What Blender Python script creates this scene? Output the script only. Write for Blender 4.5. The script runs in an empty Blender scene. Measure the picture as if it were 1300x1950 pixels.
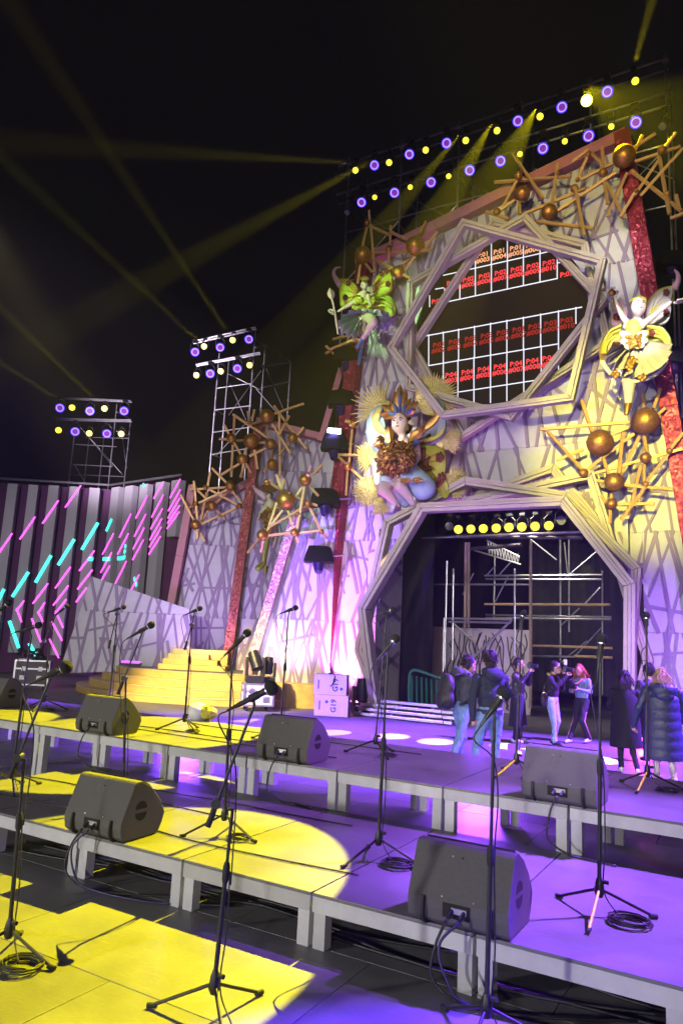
import bpy, bmesh, math, random
import numpy as np
from mathutils import Vector as V, Matrix
S = bpy.context.scene; COL = S.collection
RN = random.Random(11)
# ------------------------------------------------------------------ camera
FPX = 1374.0; YAW, PITCH, ROLL = (math.radians(a) for a in (30.42, 10.08, 2.79)); CH = 1.9
cf = V((-math.sin(YAW)*math.cos(PITCH), math.cos(YAW)*math.cos(PITCH), math.sin(PITCH)))
cr = V((math.cos(YAW), math.sin(YAW), 0)); cu = cr.cross(cf)
cr, cu = cr*math.cos(ROLL)+cu*math.sin(ROLL), cu*math.cos(ROLL)-cr*math.sin(ROLL)
CP = V((0, 0, CH))
cd = bpy.data.cameras.new('camera'); cam = bpy.data.objects.new('camera', cd); COL.objects.link(cam)
cd.sensor_fit = 'VERTICAL'; cd.sensor_height = 36; cd.lens = FPX/1950*36; cd.clip_end = 800; cd.clip_start = .05
cam.matrix_world = Matrix(((cr.x, cu.x, -cf.x, CP.x), (cr.y, cu.y, -cf.y, CP.y), (cr.z, cu.z, -cf.z, CP.z), (0, 0, 0, 1)))
S.camera = cam
# ------------------------------------------------------------------ world, exposure
W = bpy.data.worlds.new('World'); S.world = W; W.use_nodes = True
W.node_tree.nodes['Background'].inputs[0].default_value = (.0022, .0016, .0026, 1)
W.node_tree.nodes['Background'].inputs[1].default_value = 1
S.view_settings.view_transform = 'Standard'; S.view_settings.look = 'None'
S.view_settings.exposure = 0; S.view_settings.gamma = 1
try:
    cy = S.cycles
    cy.max_bounces = 4; cy.diffuse_bounces = 2; cy.glossy_bounces = 2; cy.transmission_bounces = 2; cy.volume_bounces = 0
    cy.use_denoising = True; cy.sample_clamp_indirect = 2; cy.caustics_reflective = False; cy.caustics_refractive = False
    cy.use_light_tree = True
except Exception: pass
# ------------------------------------------------------------------ placing helpers (photo pixel -> point on a real plane)
FH = V((-math.sin(YAW), math.cos(YAW), 0)); RH = V((math.cos(YAW), math.sin(YAW), 0)); UP = V((0, 0, 1))
def ray(x, y): return cf+cr*((x-650)/FPX)-cu*((y-975)/FPX)
def atZ(x, y, z=0.): d = ray(x, y); return CP+d*((z-CH)/d.z)
def atY(x, y, Y): d = ray(x, y); return CP+d*(Y/d.y)
def atD(x, y, D): d = ray(x, y); return CP+d*(D/d.dot(FH))
def depth(p): return (V(p)-CP).dot(FH)
def plane(x, y, P, n): d = ray(x, y); return CP+d*((P-CP).dot(n)/d.dot(n))
def zm(x0, y0, s): return lambda x, y: (x0+x/s, y0+y/s)
# ------------------------------------------------------------------ lights
def aim(o, t): o.rotation_euler = (V(t)-o.location).to_track_quat('-Z', 'Y').to_euler()
def spot(name, loc, tgt, P, col, deg, blend=.15, size=.05):
    l = bpy.data.lights.new(name, 'SPOT'); l.energy = P; l.color = col; l.spot_size = math.radians(deg); l.spot_blend = blend
    l.shadow_soft_size = size
    o = bpy.data.objects.new(name, l); COL.objects.link(o); o.location = loc; aim(o, tgt); return o
YEL, VIO, BLU, WHT, WARM = (1, .86, .0), (.26, .07, 1), (.16, .08, 1), (1, .97, .95), (1, .72, .4)
# front-of-house floods, out of view; the first two set low to keep decks darker
spot('front_flood', (-14, -13, 4.2), (-5, 8, .8), 10500, WHT, 60, .6, .4)
spot('front_flood', (5, -15, 4.6), (-4, 10, 1), 5200, (1, .95, .9), 60, .6, .4)
spot('front_flood', (-2, -14, 11), (-6.2, 19, 9.5), 10500, (1, .86, .76), 30, .8, .5)
spot('front_flood', (-4, -12, 8), (-13.5, 20, 4.8), 6500, (.92, .84, 1), 24, .7, .5)
spot('front_flood', (-9, -6, 8), (-23, 22, 3.5), 9500, (1, .94, 1), 30, .6, .5)  # added flood, lifts the slat wall out of the dark
spot('front_flood', (-12, -2, 9), atD(300, 780, 31), 75000, (.95, .75, 1), 24, .7, .4)  # added flood so the scaffold towers show against the sky
spot('front_flood', (1, -10, 6.5), (-3.2, 12.5, 1.3), 12000, (1, .93, .84), 17, .7, .4)  # added flood to whiten the people on the violet floor
# coloured key spots on the figures and walls
spot('green_key_spot', (-17, -6, 9), (-10.0, 17.9, 12.0), 36000, (.45, 1, .22), 6.5, .5, .2)
spot('green_key_spot', (-12, -8, 10), (-12.3, 18.3, 5.6), 18000, (.40, 1, .66), 6, .8, .2)
spot('yellow_key_spot', (-1, -10, 11), (-2.5, 18, 7.2), 62000, (1, .90, .05), 13, .8, .2)
spot('yellow_key_spot', (-4, -12, 12), (-4.0, 18.6, 14.2), 15000, (1, .80, .08), 14, .9, .2)
spot('white_key_spot', (-13, -6, 10), (-9.4, 17.6, 7.3), 46000, (1, .93, .72), 6.5, .6, .2)
spot('white_key_spot', (2, -8, 12), (-2.9, 18.2, 12.2), 15000, (1, 1, 1), 4.5, .4, .2)
spot('white_key_spot', (2, -8, 12), (-2.15, 17.7, 9.6), 60000, (.95, .86, 1), 4.2, .5, .2)
spot('violet_key_spot', (6, 8, 3), (-1.6, 19, 1.8), 14000, (.36, .12, 1), 24, .9, .3)
spot('violet_key_spot', (-13, 5, 1.2), (-10.9, 19, 4.2), 24000, (.32, .12, 1), 20, .9, .2)
spot('violet_key_spot', (-6, 12.5, .4), (-6.3, 18.5, 9.5), 1700, (.5, .2, 1), 50, .9, .2)
spot('warm_step_spot', (-11, 6, 9), (-13.2, 16.0, .4), 26000, (1, .78, .30), 27, .7, .2)
# floor uplights at the foot of the walls
spot('pink_uplight', (-10.72, 18.2, .3), (-10.55, 18.95, 3.0), 2000, (1, .22, .9), 110, .9, .15)
spot('lavender_uplight', atD(560, 1345, 20.2)+UP*.9, atD(560, 1180, 21.6), 360, (.74, .62, 1), 105, .9, .15)
spot('violet_uplight', atD(380, 1300, 20.9)+UP*.9, atD(380, 1080, 24.2), 420, (.55, .30, 1), 110, .9, .15)
spot('violet_uplight', (-21.5, 20.6, .5), (-24, 23.5, 2.2), 1500, (.3, .03, 1), 120, .9, .15)
spot('blue_flood_beam', atD(636, 822, 21.1), atD(560, 900, 19), 420, (.30, .24, 1), 150, .8, .2)
# hard-edged yellow profile spots on the truss above the set
for loc, tgt, r in (((-5.28, 19.55, 18.2), (-3.80, 3.5, 0), 1.78), ((-6.67, 19.55, 18.2), (-6.72, 6.85, .684), 1.68), ((-7.7, 19.55, 18.2), (-9.0, 5.9, .5), 1.1)):
    d = (V(tgt)-V(loc)).length
    spot('yellow_profile_spot', loc, tgt, 158000, YEL, math.degrees(2*math.atan(r*.86/d)), .03, .03)
spot('yellow_profile_spot', (-3.87, 19.5, 18.3), (.4, 17.4, 12.6), 30000, YEL, 40, .3, .08)
spot('yellow_profile_spot', (-2.49, 19.5, 18.43), (-.6, 18.5, 24), 260000, YEL, 8, .4, .08)
spot('yellow_profile_spot', (-11.89, 19.5, 18.44), atY(430, 296, 16.5), 170000, YEL, 5, .5, .08)
spot('yellow_profile_spot', (-10.9, 19.5, 18.2), atY(350, 500, 14), 190000, YEL, 5, .4, .08)
ZT = zm(80, 600, 2.6)
for p, D, v, P in (((803, 155), 30.3, (110, 400), 300000), ((944, 124), 30.3, (300, 430), 300000), ((150, 458), 35.3, (0, 690), 320000), ((310, 463), 35.3, (0, 585), 450000)):
    c = atD(*ZT(*p), D); spot('tower_beam', c, atD(*v, D-2), P, YEL, 4, .5, .1)
# violet wash of the rig's ring lamps, thrown from added unseen lamps
spot('violet_wash_lamp', (8.5, 11, 14), (-1.2, 3.1, 0), 190000, (.13, .03, 1), 6.0, .2, .2)
spot('violet_wash_lamp', (6, 12, 17), (-.75, 5.7, .4), 120000, (.32, .11, 1), 9.5, .35, .3)
spot('violet_wash_lamp', (8, 17.5, 15), (-4.6, 13.0, 0), 260000, (.25, .07, 1), 27, .5, .3)
spot('violet_wash_lamp', (-15, -3, 13), (-9.8, 12.4, 0), 120000, (.24, .08, 1), 19, .5, .3)
spot('violet_wash_lamp', (6, 14, 17), (-1.9, 5.4, .4), 60000, (.30, .07, 1), 7, .5, .3)
spot('violet_wash_lamp', (9, 12, 13), (-2.9, 7.2, .7), 34000, (.40, .11, 1), 11, .5, .3)
spot('violet_wash_lamp', (-9.5, 10.8, .5), (-6, 5.6, 0), 700, (.2, .05, 1), 120, .8, .3)
spot('violet_wash_lamp', (-3.5, 10.0, .5), (-2.5, 5.6, 0), 600, (.24, .05, 1), 120, .8, .3)
# cream pools thrown through the gate by the lamps of the inner truss
for i, (x, y) in enumerate(((-10.2, 13.8), (-7.9, 13.5), (-6.76, 14.0), (-5.78, 14.0), (-4.5, 14.6), (-4.0, 14.1), (-2.7, 14.2))):
    l = V((-8.4+.62*i, 20.7, 6.6)); spot('cream_pool_spot', l, (x, y, 0), 24000, (1, .74, .45), math.degrees(2*math.atan(.36/9.6)), .12, .04)
spot('pink_floor_strip', atZ(1224, 1425, 0)+UP*.25, atZ(1160, 1440, 0), 160, (1, .05, .6), 140, .9, .1)
spot('gate_work_light', (-6.2, 20.8, 6.4), (-5.5, 23, 2), 900, (1, .9, .7), 120, .9, .2)

# ------------------------------------------------------------------ materials
MATS = {}
def mat(name, col, rough=.6, metal=0., var=.12, scale=6., bump=.0, bscale=40., spec=.5, spark=0.):
    if name in MATS: return MATS[name]
    m = bpy.data.materials.new(name); m.use_nodes = True; MATS[name] = m
    nt = m.node_tree; N = nt.nodes; L = nt.links; b = N['Principled BSDF']
    b.inputs['Roughness'].default_value = rough; b.inputs['Metallic'].default_value = metal
    b.inputs['Specular IOR Level'].default_value = spec
    tc = N.new('ShaderNodeTexCoord')
    if var:
        nz = N.new('ShaderNodeTexNoise'); nz.inputs['Scale'].default_value = scale; nz.inputs['Detail'].default_value = 6; nz.inputs['Roughness'].default_value = .65
        L.new(tc.outputs['Object'], nz.inputs['Vector'])
        mx = N.new('ShaderNodeMix'); mx.data_type = 'RGBA'
        mx.inputs['A'].default_value = (*[max(0, c*(1-2.2*var)) for c in col], 1); mx.inputs['B'].default_value = (*[min(1, c*(1+2.2*var)) for c in col], 1)
        L.new(nz.outputs['Fac'], mx.inputs['Factor']); L.new(mx.outputs['Result'], b.inputs['Base Color'])
        mr = N.new('ShaderNodeMapRange'); mr.inputs['To Min'].default_value = max(.02, rough-.12); mr.inputs['To Max'].default_value = min(1, rough+.12)
        L.new(nz.outputs['Fac'], mr.inputs['Value']); L.new(mr.outputs['Result'], b.inputs['Roughness'])
    else: b.inputs['Base Color'].default_value = (*col, 1)
    if bump:
        n2 = N.new('ShaderNodeTexNoise'); n2.inputs['Scale'].default_value = bscale; n2.inputs['Detail'].default_value = 4
        L.new(tc.outputs['Object'], n2.inputs['Vector'])
        bp = N.new('ShaderNodeBump'); bp.inputs['Strength'].default_value = bump; bp.inputs['Distance'].default_value = .02
        L.new(n2.outputs['Fac'], bp.inputs['Height']); L.new(bp.outputs['Normal'], b.inputs['Normal'])
    if spark:   # glitter flakes: every cell its own facing
        v = N.new('ShaderNodeTexVoronoi'); v.inputs['Scale'].default_value = spark; L.new(tc.outputs['Object'], v.inputs['Vector'])
        g = N.new('ShaderNodeNewGeometry')
        s1 = N.new('ShaderNodeVectorMath'); s1.operation = 'SUBTRACT'; s1.inputs[1].default_value = (.5, .5, .5); L.new(v.outputs['Color'], s1.inputs[0])
        a1 = N.new('ShaderNodeVectorMath'); a1.operation = 'MULTIPLY_ADD'; a1.inputs[1].default_value = (.5, .5, .5); L.new(s1.outputs[0], a1.inputs[0]); L.new(g.outputs['Normal'], a1.inputs[2])
        nn = N.new('ShaderNodeVectorMath'); nn.operation = 'NORMALIZE'; L.new(a1.outputs[0], nn.inputs[0]); L.new(nn.outputs[0], b.inputs['Normal'])
    return m
def emi(name, col, st):
    if name in MATS: return MATS[name]
    m = bpy.data.materials.new(name); m.use_nodes = True; MATS[name] = m
    b = m.node_tree.nodes['Principled BSDF']; b.inputs['Base Color'].default_value = (*[c*.3 for c in col], 1)
    b.inputs['Emission Color'].default_value = (*col, 1); b.inputs['Emission Strength'].default_value = st; b.inputs['Roughness'].default_value = .4
    return m
BLACK = mat('black_powder_coat', (.018, .018, .02), .42, .2, .2, 30)
RUBBER = mat('black_rubber', (.012, .012, .013), .75, 0, .15, 40)
FOAM = mat('black_foam', (.013, .013, .015), .95, 0, .3, 160, .8, 260)
STEEL = mat('galvanised_steel', (.42, .42, .44), .38, .85, .22, 9, .05, 60)
ALU = mat('brushed_aluminium', (.6, .6, .62), .35, .9, .1, 12)
GREY = mat('grey_stage_paint', (.135, .132, .14), .48, 0, .2, 2.6, .1, 30)
APRON = mat('pale_grey_board', (.42, .42, .44), .6, 0, .14, 5, .12, 34)
def wear(m, amt=.5):
    nt = m.node_tree; N = nt.nodes; L = nt.links; b = N['Principled BSDF']; src = b.inputs['Base Color'].links[0].from_socket
    tc = N.new('ShaderNodeTexCoord'); mp = N.new('ShaderNodeMapping'); mp.inputs['Scale'].default_value = (1.2, 22, 6); mp.inputs['Rotation'].default_value = (0, 0, .5); L.new(tc.outputs['Object'], mp.inputs['Vector'])
    nz = N.new('ShaderNodeTexNoise'); nz.inputs['Scale'].default_value = 2.6; nz.inputs['Detail'].default_value = 8; L.new(mp.outputs[0], nz.inputs['Vector'])
    rp = N.new('ShaderNodeValToRGB'); rp.color_ramp.elements[0].position = .62; rp.color_ramp.elements[1].position = .74; rp.color_ramp.elements[1].color = (amt, amt, amt, 1); L.new(nz.outputs['Fac'], rp.inputs['Fac'])
    oi = N.new('ShaderNodeObjectInfo'); m1 = N.new('ShaderNodeMath'); m1.operation = 'MULTIPLY_ADD'; m1.inputs[1].default_value = .3; m1.inputs[2].default_value = .85; L.new(oi.outputs['Random'], m1.inputs[0])
    mx = N.new('ShaderNodeMix'); mx.data_type = 'RGBA'; mx.inputs['B'].default_value = (.34, .33, .33, 1); L.new(rp.outputs[0], mx.inputs['Factor']); L.new(src, mx.inputs['A'])
    vm = N.new('ShaderNodeVectorMath'); vm.operation = 'SCALE'; L.new(mx.outputs['Result'], vm.inputs[0]); L.new(m1.outputs[0], vm.inputs['Scale']); L.new(vm.outputs[0], b.inputs['Base Color'])
wear(GREY, .3)
wear(APRON, .5)
PANEL = mat('pale_set_board', (.56, .55, .58), .7, 0, .13, 1.7, .05, 20)
LATT = mat('violet_lit_lattice', (.28, .21, .33), .65, 0, .09, 2, .05, 20)  # mauve puts violet light and shade on the pale strips into their colour
BEIGE = mat('tan_frame_paint', (.52, .45, .38), .5, 0, .12, 3, .08, 14)
GLIT = mat('red_glitter', (.30, .03, .07), .38, .5, .25, 30, spark=22)
ROSE = mat('rose_trim', (.45, .17, .22), .55, 0, .12, 5)
GOLD = mat('antique_gold', (.50, .24, .055), .4, .75, .35, 14, .3, 30, spark=0)
RODM = mat('gold_rod', (.60, .36, .13), .5, .25, .15, 8)
STEPM = mat('gold_step_paint', (.60, .41, .12), .6, 0, .2, 4, .1, 24)
DARKCLOTH = mat('black_drape', (.012, .012, .013), .95, 0, .3, 3)
WHITE = mat('white_paint', (.75, .75, .76), .5, 0, .05, 8)
CABLE = mat('black_cable', (.012, .012, .013), .5, 0, .2, 20)
# ------------------------------------------------------------------ mesh helpers
class MB:
    def __init__(s): s.v = []; s.f = []
    def add(s, vs, fs):
        n = len(s.v); s.v += [tuple(p) for p in vs]; s.f += [tuple(n+i for i in f) for f in fs]; return s
    def box(s, c, d, M=None):
        c = V(c); x, y, z = (k/2 for k in d)
        P = [V((i*x, j*y, k*z)) for i in (-1, 1) for j in (-1, 1) for k in (-1, 1)]
        if M is not None: P = [M @ p for p in P]
        return s.add([c+p for p in P], [(0, 1, 3, 2), (4, 6, 7, 5), (0, 4, 5, 1), (2, 3, 7, 6), (0, 2, 6, 4), (1, 5, 7, 3)])
    def bar(s, p, q, w, h=None, up=UP):
        p, q = V(p), V(q); h = h or w; t = (q-p).normalized(); up = V(up)
        a = t.cross(up)
        if a.length < 1e-3: a = t.cross(V((1, 0, 0)))
        a.normalize(); b = a.cross(t)
        P = [e+a*(i*w/2)+b*(j*h/2) for e in (p, q) for i, j in ((-1, -1), (1, -1), (1, 1), (-1, 1))]
        return s.add(P, [(0, 1, 2, 3), (7, 6, 5, 4), (0, 4, 5, 1), (1, 5, 6, 2), (2, 6, 7, 3), (3, 7, 4, 0)])
    def tube(s, pts, r, n=8, cap=True):
        pts = [V(p) for p in pts]; rs = r if isinstance(r, (list, tuple)) else [r]*len(pts); m = len(pts)
        T = [(pts[min(i+1, m-1)]-pts[max(i-1, 0)]).normalized() for i in range(m)]
        a = T[0].cross(UP)
        if a.length < .05: a = T[0].cross(V((1, 0, 0)))
        a.normalize(); vs = []
        for i in range(m):
            a = (a-T[i]*a.dot(T[i])).normalized(); b = T[i].cross(a)
            vs += [pts[i]+(a*math.cos(6.28319*k/n)+b*math.sin(6.28319*k/n))*rs[i] for k in range(n)]
        fs = [(i*n+k, i*n+(k+1) % n, (i+1)*n+(k+1) % n, (i+1)*n+k) for i in range(m-1) for k in range(n)]
        if cap: fs += [tuple(range(n-1, -1, -1)), tuple((m-1)*n+k for k in range(n))]
        return s.add(vs, fs)
    def sph(s, c, r, n=16, m=10, M=None):
        c = V(c); r = V(r) if hasattr(r, '__len__') else V((r, r, r)); vs = []; fs = []
        for i in range(1, m):
            t = math.pi*i/m
            for k in range(n):
                p = 6.28319*k/n; v = V((r.x*math.sin(t)*math.cos(p), r.y*math.sin(t)*math.sin(p), r.z*math.cos(t)))
                vs.append(c+(M @ v if M is not None else v))
        tp = V((0, 0, r.z)); tp = M @ tp if M is not None else tp
        vs += [c+tp, c-tp]; a, b = len(vs)-2, len(vs)-1
        for i in range(m-2):
            for k in range(n): fs.append((i*n+k, (i+1)*n+k, (i+1)*n+(k+1) % n, i*n+(k+1) % n))
        for k in range(n): fs += [(a, k, (k+1) % n), (b, (m-2)*n+(k+1) % n, (m-2)*n+k)]
        return s.add(vs, fs)
    def prism(s, pts, ext):
        pts = [V(p) for p in pts]; n = len(pts); ext = V(ext)
        nr = sum((pts[i].cross(pts[(i+1) % n]) for i in range(n)), V())
        if nr.dot(ext) > 0: pts = pts[::-1]
        return s.add(pts+[p+ext for p in pts], [tuple(range(n)), tuple(range(2*n-1, n-1, -1))]+[(i, i+n, (i+1) % n+n, (i+1) % n) for i in range(n)])
    def loft(s, rings, cap=True):
        n = len(rings[0]); m = len(rings); vs = [p for r in rings for p in r]
        fs = [(i*n+k, i*n+(k+1) % n, (i+1)*n+(k+1) % n, (i+1)*n+k) for i in range(m-1) for k in range(n)]
        if cap: fs += [tuple(range(n-1, -1, -1)), tuple((m-1)*n+k for k in range(n))]
        return s.add(vs, fs)
    def build(s, name, m, parent=None, smooth=False, bevel=0, shift=None):
        me = bpy.data.meshes.new(name); me.from_pydata(s.v, [], s.f)
        bm = bmesh.new(); bm.from_mesh(me)
        if bevel: bmesh.ops.bevel(bm, geom=[e for e in bm.edges if len(e.link_faces) == 2 and e.calc_face_angle(0) > .5], offset=bevel, segments=2, affect='EDGES', profile=.6)
        bmesh.ops.recalc_face_normals(bm, faces=bm.faces); bm.to_mesh(me); bm.free()
        if smooth:
            for p in me.polygons: p.use_smooth = True
            if smooth != 'all': me.set_sharp_from_angle(angle=math.radians(40))
        me.materials.append(m); return link(name, me, parent)
def link(name, me, parent=None):
    o = bpy.data.objects.new(name, me); COL.objects.link(o)
    if parent is not None:
        o.parent = parent; w = parent; t = V(w.location)
        if w.parent is not None: t = t*0+V(w.get('_w', (0, 0, 0)))
        o.matrix_parent_inverse = Matrix.Translation(-t) if w.parent is None else Matrix.Identity(4)
    return o
def tag(o, label, cat=None, group=None):
    o['label'] = label
    if cat: o['category'] = cat
    if group: o['group'] = group
    return o
def thing(name, loc, label, cat, group=None):
    o = bpy.data.objects.new(name, None); COL.objects.link(o); o.location = loc; o.empty_display_size = .1
    return tag(o, label, cat, group)
def struct(o): o['kind'] = 'structure'; return o
def stuff(o): o['kind'] = 'stuff'; return o
def copy_tree(o, parent=None):
    c = o.copy(); COL.objects.link(c)
    if parent is not None: c.parent = parent
    for ch in list(o.children): copy_tree(ch, c)
    return c
def spline(P, n=6):
    P = [V(p) for p in P]; Q = [P[0]*2-P[1]]+P+[P[-1]*2-P[-2]]; out = []
    for i in range(1, len(Q)-2):
        a, b, c, d = Q[i-1:i+3]
        for k in range(n):
            t = k/n; out.append(.5*((2*b)+(c-a)*t+(2*a-5*b+4*c-d)*t*t+(3*b-a-3*c+d)*t**3))
    return out+[P[-1]]
def clip(sub, poly):     # Sutherland-Hodgman in 2-D, poly convex counter-clockwise
    out = list(sub)
    for i in range(len(poly)):
        (ax, ay), (bx, by) = poly[i], poly[(i+1) % len(poly)]; src, out = out, []
        for k in range(len(src)):
            p, q = src[k], src[(k+1) % len(src)]
            dp = (bx-ax)*(p[1]-ay)-(by-ay)*(p[0]-ax); dq = (bx-ax)*(q[1]-ay)-(by-ay)*(q[0]-ax)
            if dp >= 0: out.append(p)
            if dp*dq < 0: t = dp/(dp-dq); out.append((p[0]+(q[0]-p[0])*t, p[1]+(q[1]-p[1])*t))
        if not out: return []
    return out
TMP = bpy.data.scenes.new('tmp'); VL = TMP.view_layers[0]      # scratch scene for evaluating modifiers
ORD = ['first', 'second', 'third', 'fourth', 'fifth', 'sixth', 'seventh', 'eighth', 'ninth', 'tenth', 'eleventh', 'twelfth', 'thirteenth', 'fourteenth']
# ================================================================== floor
ms = MB(); ms.box((0, 60, -.045), (400, 400, .05)); FLOOR = struct(ms.build('stage_floor', GREY))
fp = MB(); fp.box((0, 0, -.008), (2.124, 1.056, .016)); fpo = None
for i in range(-9, 3):
    for j in range(0, 20):
        c = V((i*2.13+(1.06 if j % 2 else 0), .53+j*1.062, 0))
        q = depth(c); px = 650+FPX*(c-CP).dot(cr)/max((c-CP).dot(cf), .1)
        if q < 1.2 or px < -420 or px > 1750: continue
        if fpo is None: fpo = fp.build('floor_panel', GREY, FLOOR, bevel=.003); o = fpo
        else: o = fpo.copy(); COL.objects.link(o)
        o.location = c
# ================================================================== risers
def riser(name, h, d):
    t = thing(name, (0, 0, 0), '', 'riser'); w = 1.066
    MB().box((w/2, d/2, h-.01), (w-.006, d-.004, .02)).build('deck', GREY, t, bevel=.003)
    a = MB().box((w/2, .0125, h-.02-.046), (w-.012, .025, .092)).build('front_apron', APRON, t, bevel=.003)
    MB().box((w/2, d-.0145, h-.066), (w-.012, .025, .092)).build('back_apron', APRON, t)
    for s in (0, 1):
        MB().box((.016 if not s else w-.016, d/2, h-.066), (.02, d-.06, .09)).build('side_rail', APRON, t)
        for e in (0, 1):
            MB().box((.055 if not s else w-.055, .055 if not e else d-.055, (h-.114)/2), (.085, .085, h-.114)).build('leg', APRON, t, bevel=.003)
    return t
T2, T1 = .325, .684
p2 = riser('riser_platform', T2, 2.03); p1 = riser('riser_platform', T1, 2.03)
n = 0
for proto, y, x0, ks, who in ((p2, 4.2, -1.47, range(-2, 6), 'low'), (p1, 6.24, -1.42, range(-1, 10), 'tall')):
    for i, k in enumerate(reversed(list(ks))):
        o = proto if i == 0 else copy_tree(proto)
        o.location = (x0-k*1.074-1.07+1.07, y, 0)
        tag(o, f"{who} grey riser platform, {ORD[i]} from the left in the {'near' if who == 'low' else 'far'} row", 'riser', 'riser platforms of the choir stand')
# ================================================================== wedge monitors
WBOX = mat('black_speaker_texture', (.085, .08, .08), .7, 0, .14, 50, .35, 300)
GRILL = mat('speaker_grille', (.02, .02, .02), .6, .4, .2, 200, .5, 400)
def wedge():
    t = thing('wedge_monitor', (0, 0, 0), '', 'speaker'); w = .60
    prof = [(.05, 0), (.012, .03), (-.002, .09), (.0, .14), (.115, .405), (.135, .42), (.19, .42), (.30, .36), (.40, .265), (.46, .18), (.475, .14), (.45, .07), (.41, 0)]
    MB().loft([[V((x, y, z)) for y, z in prof] for x in (-w/2, w/2)]).build('cabinet', WBOX, t, bevel=.008)
    nrm = V((0, .27, .33)).normalized()
    MB().loft([[V((x, y, z)) for y, z in ((.20, .42), (.305, .363), (.405, .268), (.458, .19), (.462, .2), (.41, .277), (.31, .372), (.205, .428))] for x in (-w/2+.03, w/2-.03)]).build('grille', GRILL, t)
    for s in (-1, 1):   # side handle: black half-moon plates paint the dark of two pockets, bar between
        for k in (-1, 1):
            pts = [V((s*(w/2-.002), .20+.062*math.cos(a), .20+k*.014+k*.058*math.sin(a))) for a in [math.pi*i/10 for i in range(11)]]
            MB().prism(pts, (s*.004, 0, 0)).build('pocket_dark_plate', DARKCLOTH, t)
    for s in (-1, 1):   # skids curving round the bottom edge
        pts = [(s*.2, -.004, .15), (s*.2, -.012, .10), (s*.2, -.008, .05), (s*.2, .02, .008), (s*.2, .06, -.004)]
        MB().tube(spline(pts, 4), .014, 6).build('skid', RUBBER, t, True)
    q = MB().box((.0, -.001, .098), (.16, .012, .075)).build('connector_recess', DARKCLOTH, t)
    MB().box((.02, -.012, .105), (.09, .012, .03)).build('connector_plate', ALU, t)
    for s in (-.02, .05):
        MB().tube([(s, -.01, .105), (s-.01, -.05, .075)], .013, 8).build('plug', CABLE, t, True)
    for sx, sz in ((-.06, .36), (0, .36), (-.09, .16), (.1, .16)):
        y = (sz-.14)*.115/.265
        MB().sph((sx, y-.001, sz), .006, 6, 4).build('screw', ALU if sx else DARKCLOTH, t)
    return t
def Xat(x, y, Y0): return atY(x, y, Y0).x
w0 = wedge(); spots = []
for i, (x, y, z, a, lab) in enumerate((
    (-1.57, 4.16, T2, 0, 'black wedge monitor nearest the camera, blue cables hanging behind a mic stand'),
    (-4.52, 4.16, T2, 2, 'black wedge monitor on the near riser beside the yellow pool of light'),
    (-6.86, 6.18, T1, 1, 'black wedge monitor on the far riser in the left yellow light pool'),
    (-4.2, 6.2, T1, 2, 'black wedge monitor in the middle of the far riser edge'),
    (-1.5, 6.2, T1, -2, 'black wedge monitor on the far riser in front of the two women in coats'),
    (-10.0, 6.95, T1, -4, 'black wedge monitor cut off by the left picture edge'))):
    o = w0 if i == 0 else copy_tree(w0)
    o.location = (x, y, z+.006); o.rotation_euler.z = math.radians(a); tag(o, lab, 'speaker', 'wedge monitors'); spots.append(o.location.copy())
def cable(name, pts, r, lab, grp='cables under the risers', m=CABLE, n=6, sp=6):
    o = MB().tube(spline(pts, sp), r, n).build(name, m, None, 'all'); return tag(o, lab, 'cable', grp)
for i, (X, Yy, Zt) in enumerate(((-1.57, 4.1, T2), (-4.52, 4.1, T2), (-6.86, 6.12, T1), (-4.2, 6.14, T1), (-1.5, 6.14, T1))):
    Zf = 0 if Zt == T2 else T2
    wn = ('nearest wedge', 'wedge by the near yellow pool', 'left far wedge', 'middle far wedge', 'right far wedge')[i]
    for k, s in enumerate((-.02, .05) if i < 2 else (.02,)):
        b = V((X+s-.01, Yy-.0, Zt+.075)); e = V((X+s+.42+.2*k, Yy+.05, Zf+.012))
        pm = [b, b+V((-.04-.05*k, -.06, -.12)), b+V((-.05+.02*k, -.08, -(Zt-Zf)+.05)), b+V((.1, -.06, -(Zt-Zf)-.045)), V((e.x, e.y+.0, e.z)), V((e.x+.5, Yy+.35, Zf+.012 if i < 2 else Zf+.02))]
        if i > 1: pm = pm[:4]+[V((b.x+.22, Yy-.02, Zf+.012)), V((b.x+.45, Yy-.06, Zf+.012))]
        cable('speaker_cable', pm, .008, f"{'violet' if k else 'black'} cable hanging from the back of the {wn}", m=CABLE if not k else mat('violet_cable', (.03, .02, .09), .5))
# bundles of cable lying under the near riser
for i in range(16):
    rr = random.Random(i); y0 = 4.45+.09*i*rr.uniform(.6, 1.1); pts = []
    x = -7.0+rr.uniform(0, 1.5)
    while x < .9:
        pts.append((x, y0+rr.uniform(-.11, .11)+.12*math.sin(x*1.3+i), .012+.004*(i % 4))); x += rr.uniform(.5, .9)
    cable('floor_cable', pts, rr.uniform(.006, .011), f"black cable under the near riser, {ORD[i] if i < 14 else ('second to last', 'last')[i-14]} strand counted from the front")
for i, (yy, z) in enumerate(((4.62, .33), (5.3, .33), (5.75, .33), (7.05, .69), (7.8, .69), (6.85, .69))):
    rr = random.Random(40+i); pts = []; x = -6.5+rr.uniform(-2, 2)
    x1 = x+rr.uniform(3, 5)
    while x < min(x1, -.2): pts.append((x, yy+rr.uniform(-.06, .06), z+.004)); x += .7
    cable('deck_cable', pts, .006, f"thin black cable, {ORD[i]} of those running along the riser decks", 'cables on the riser decks')
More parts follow.
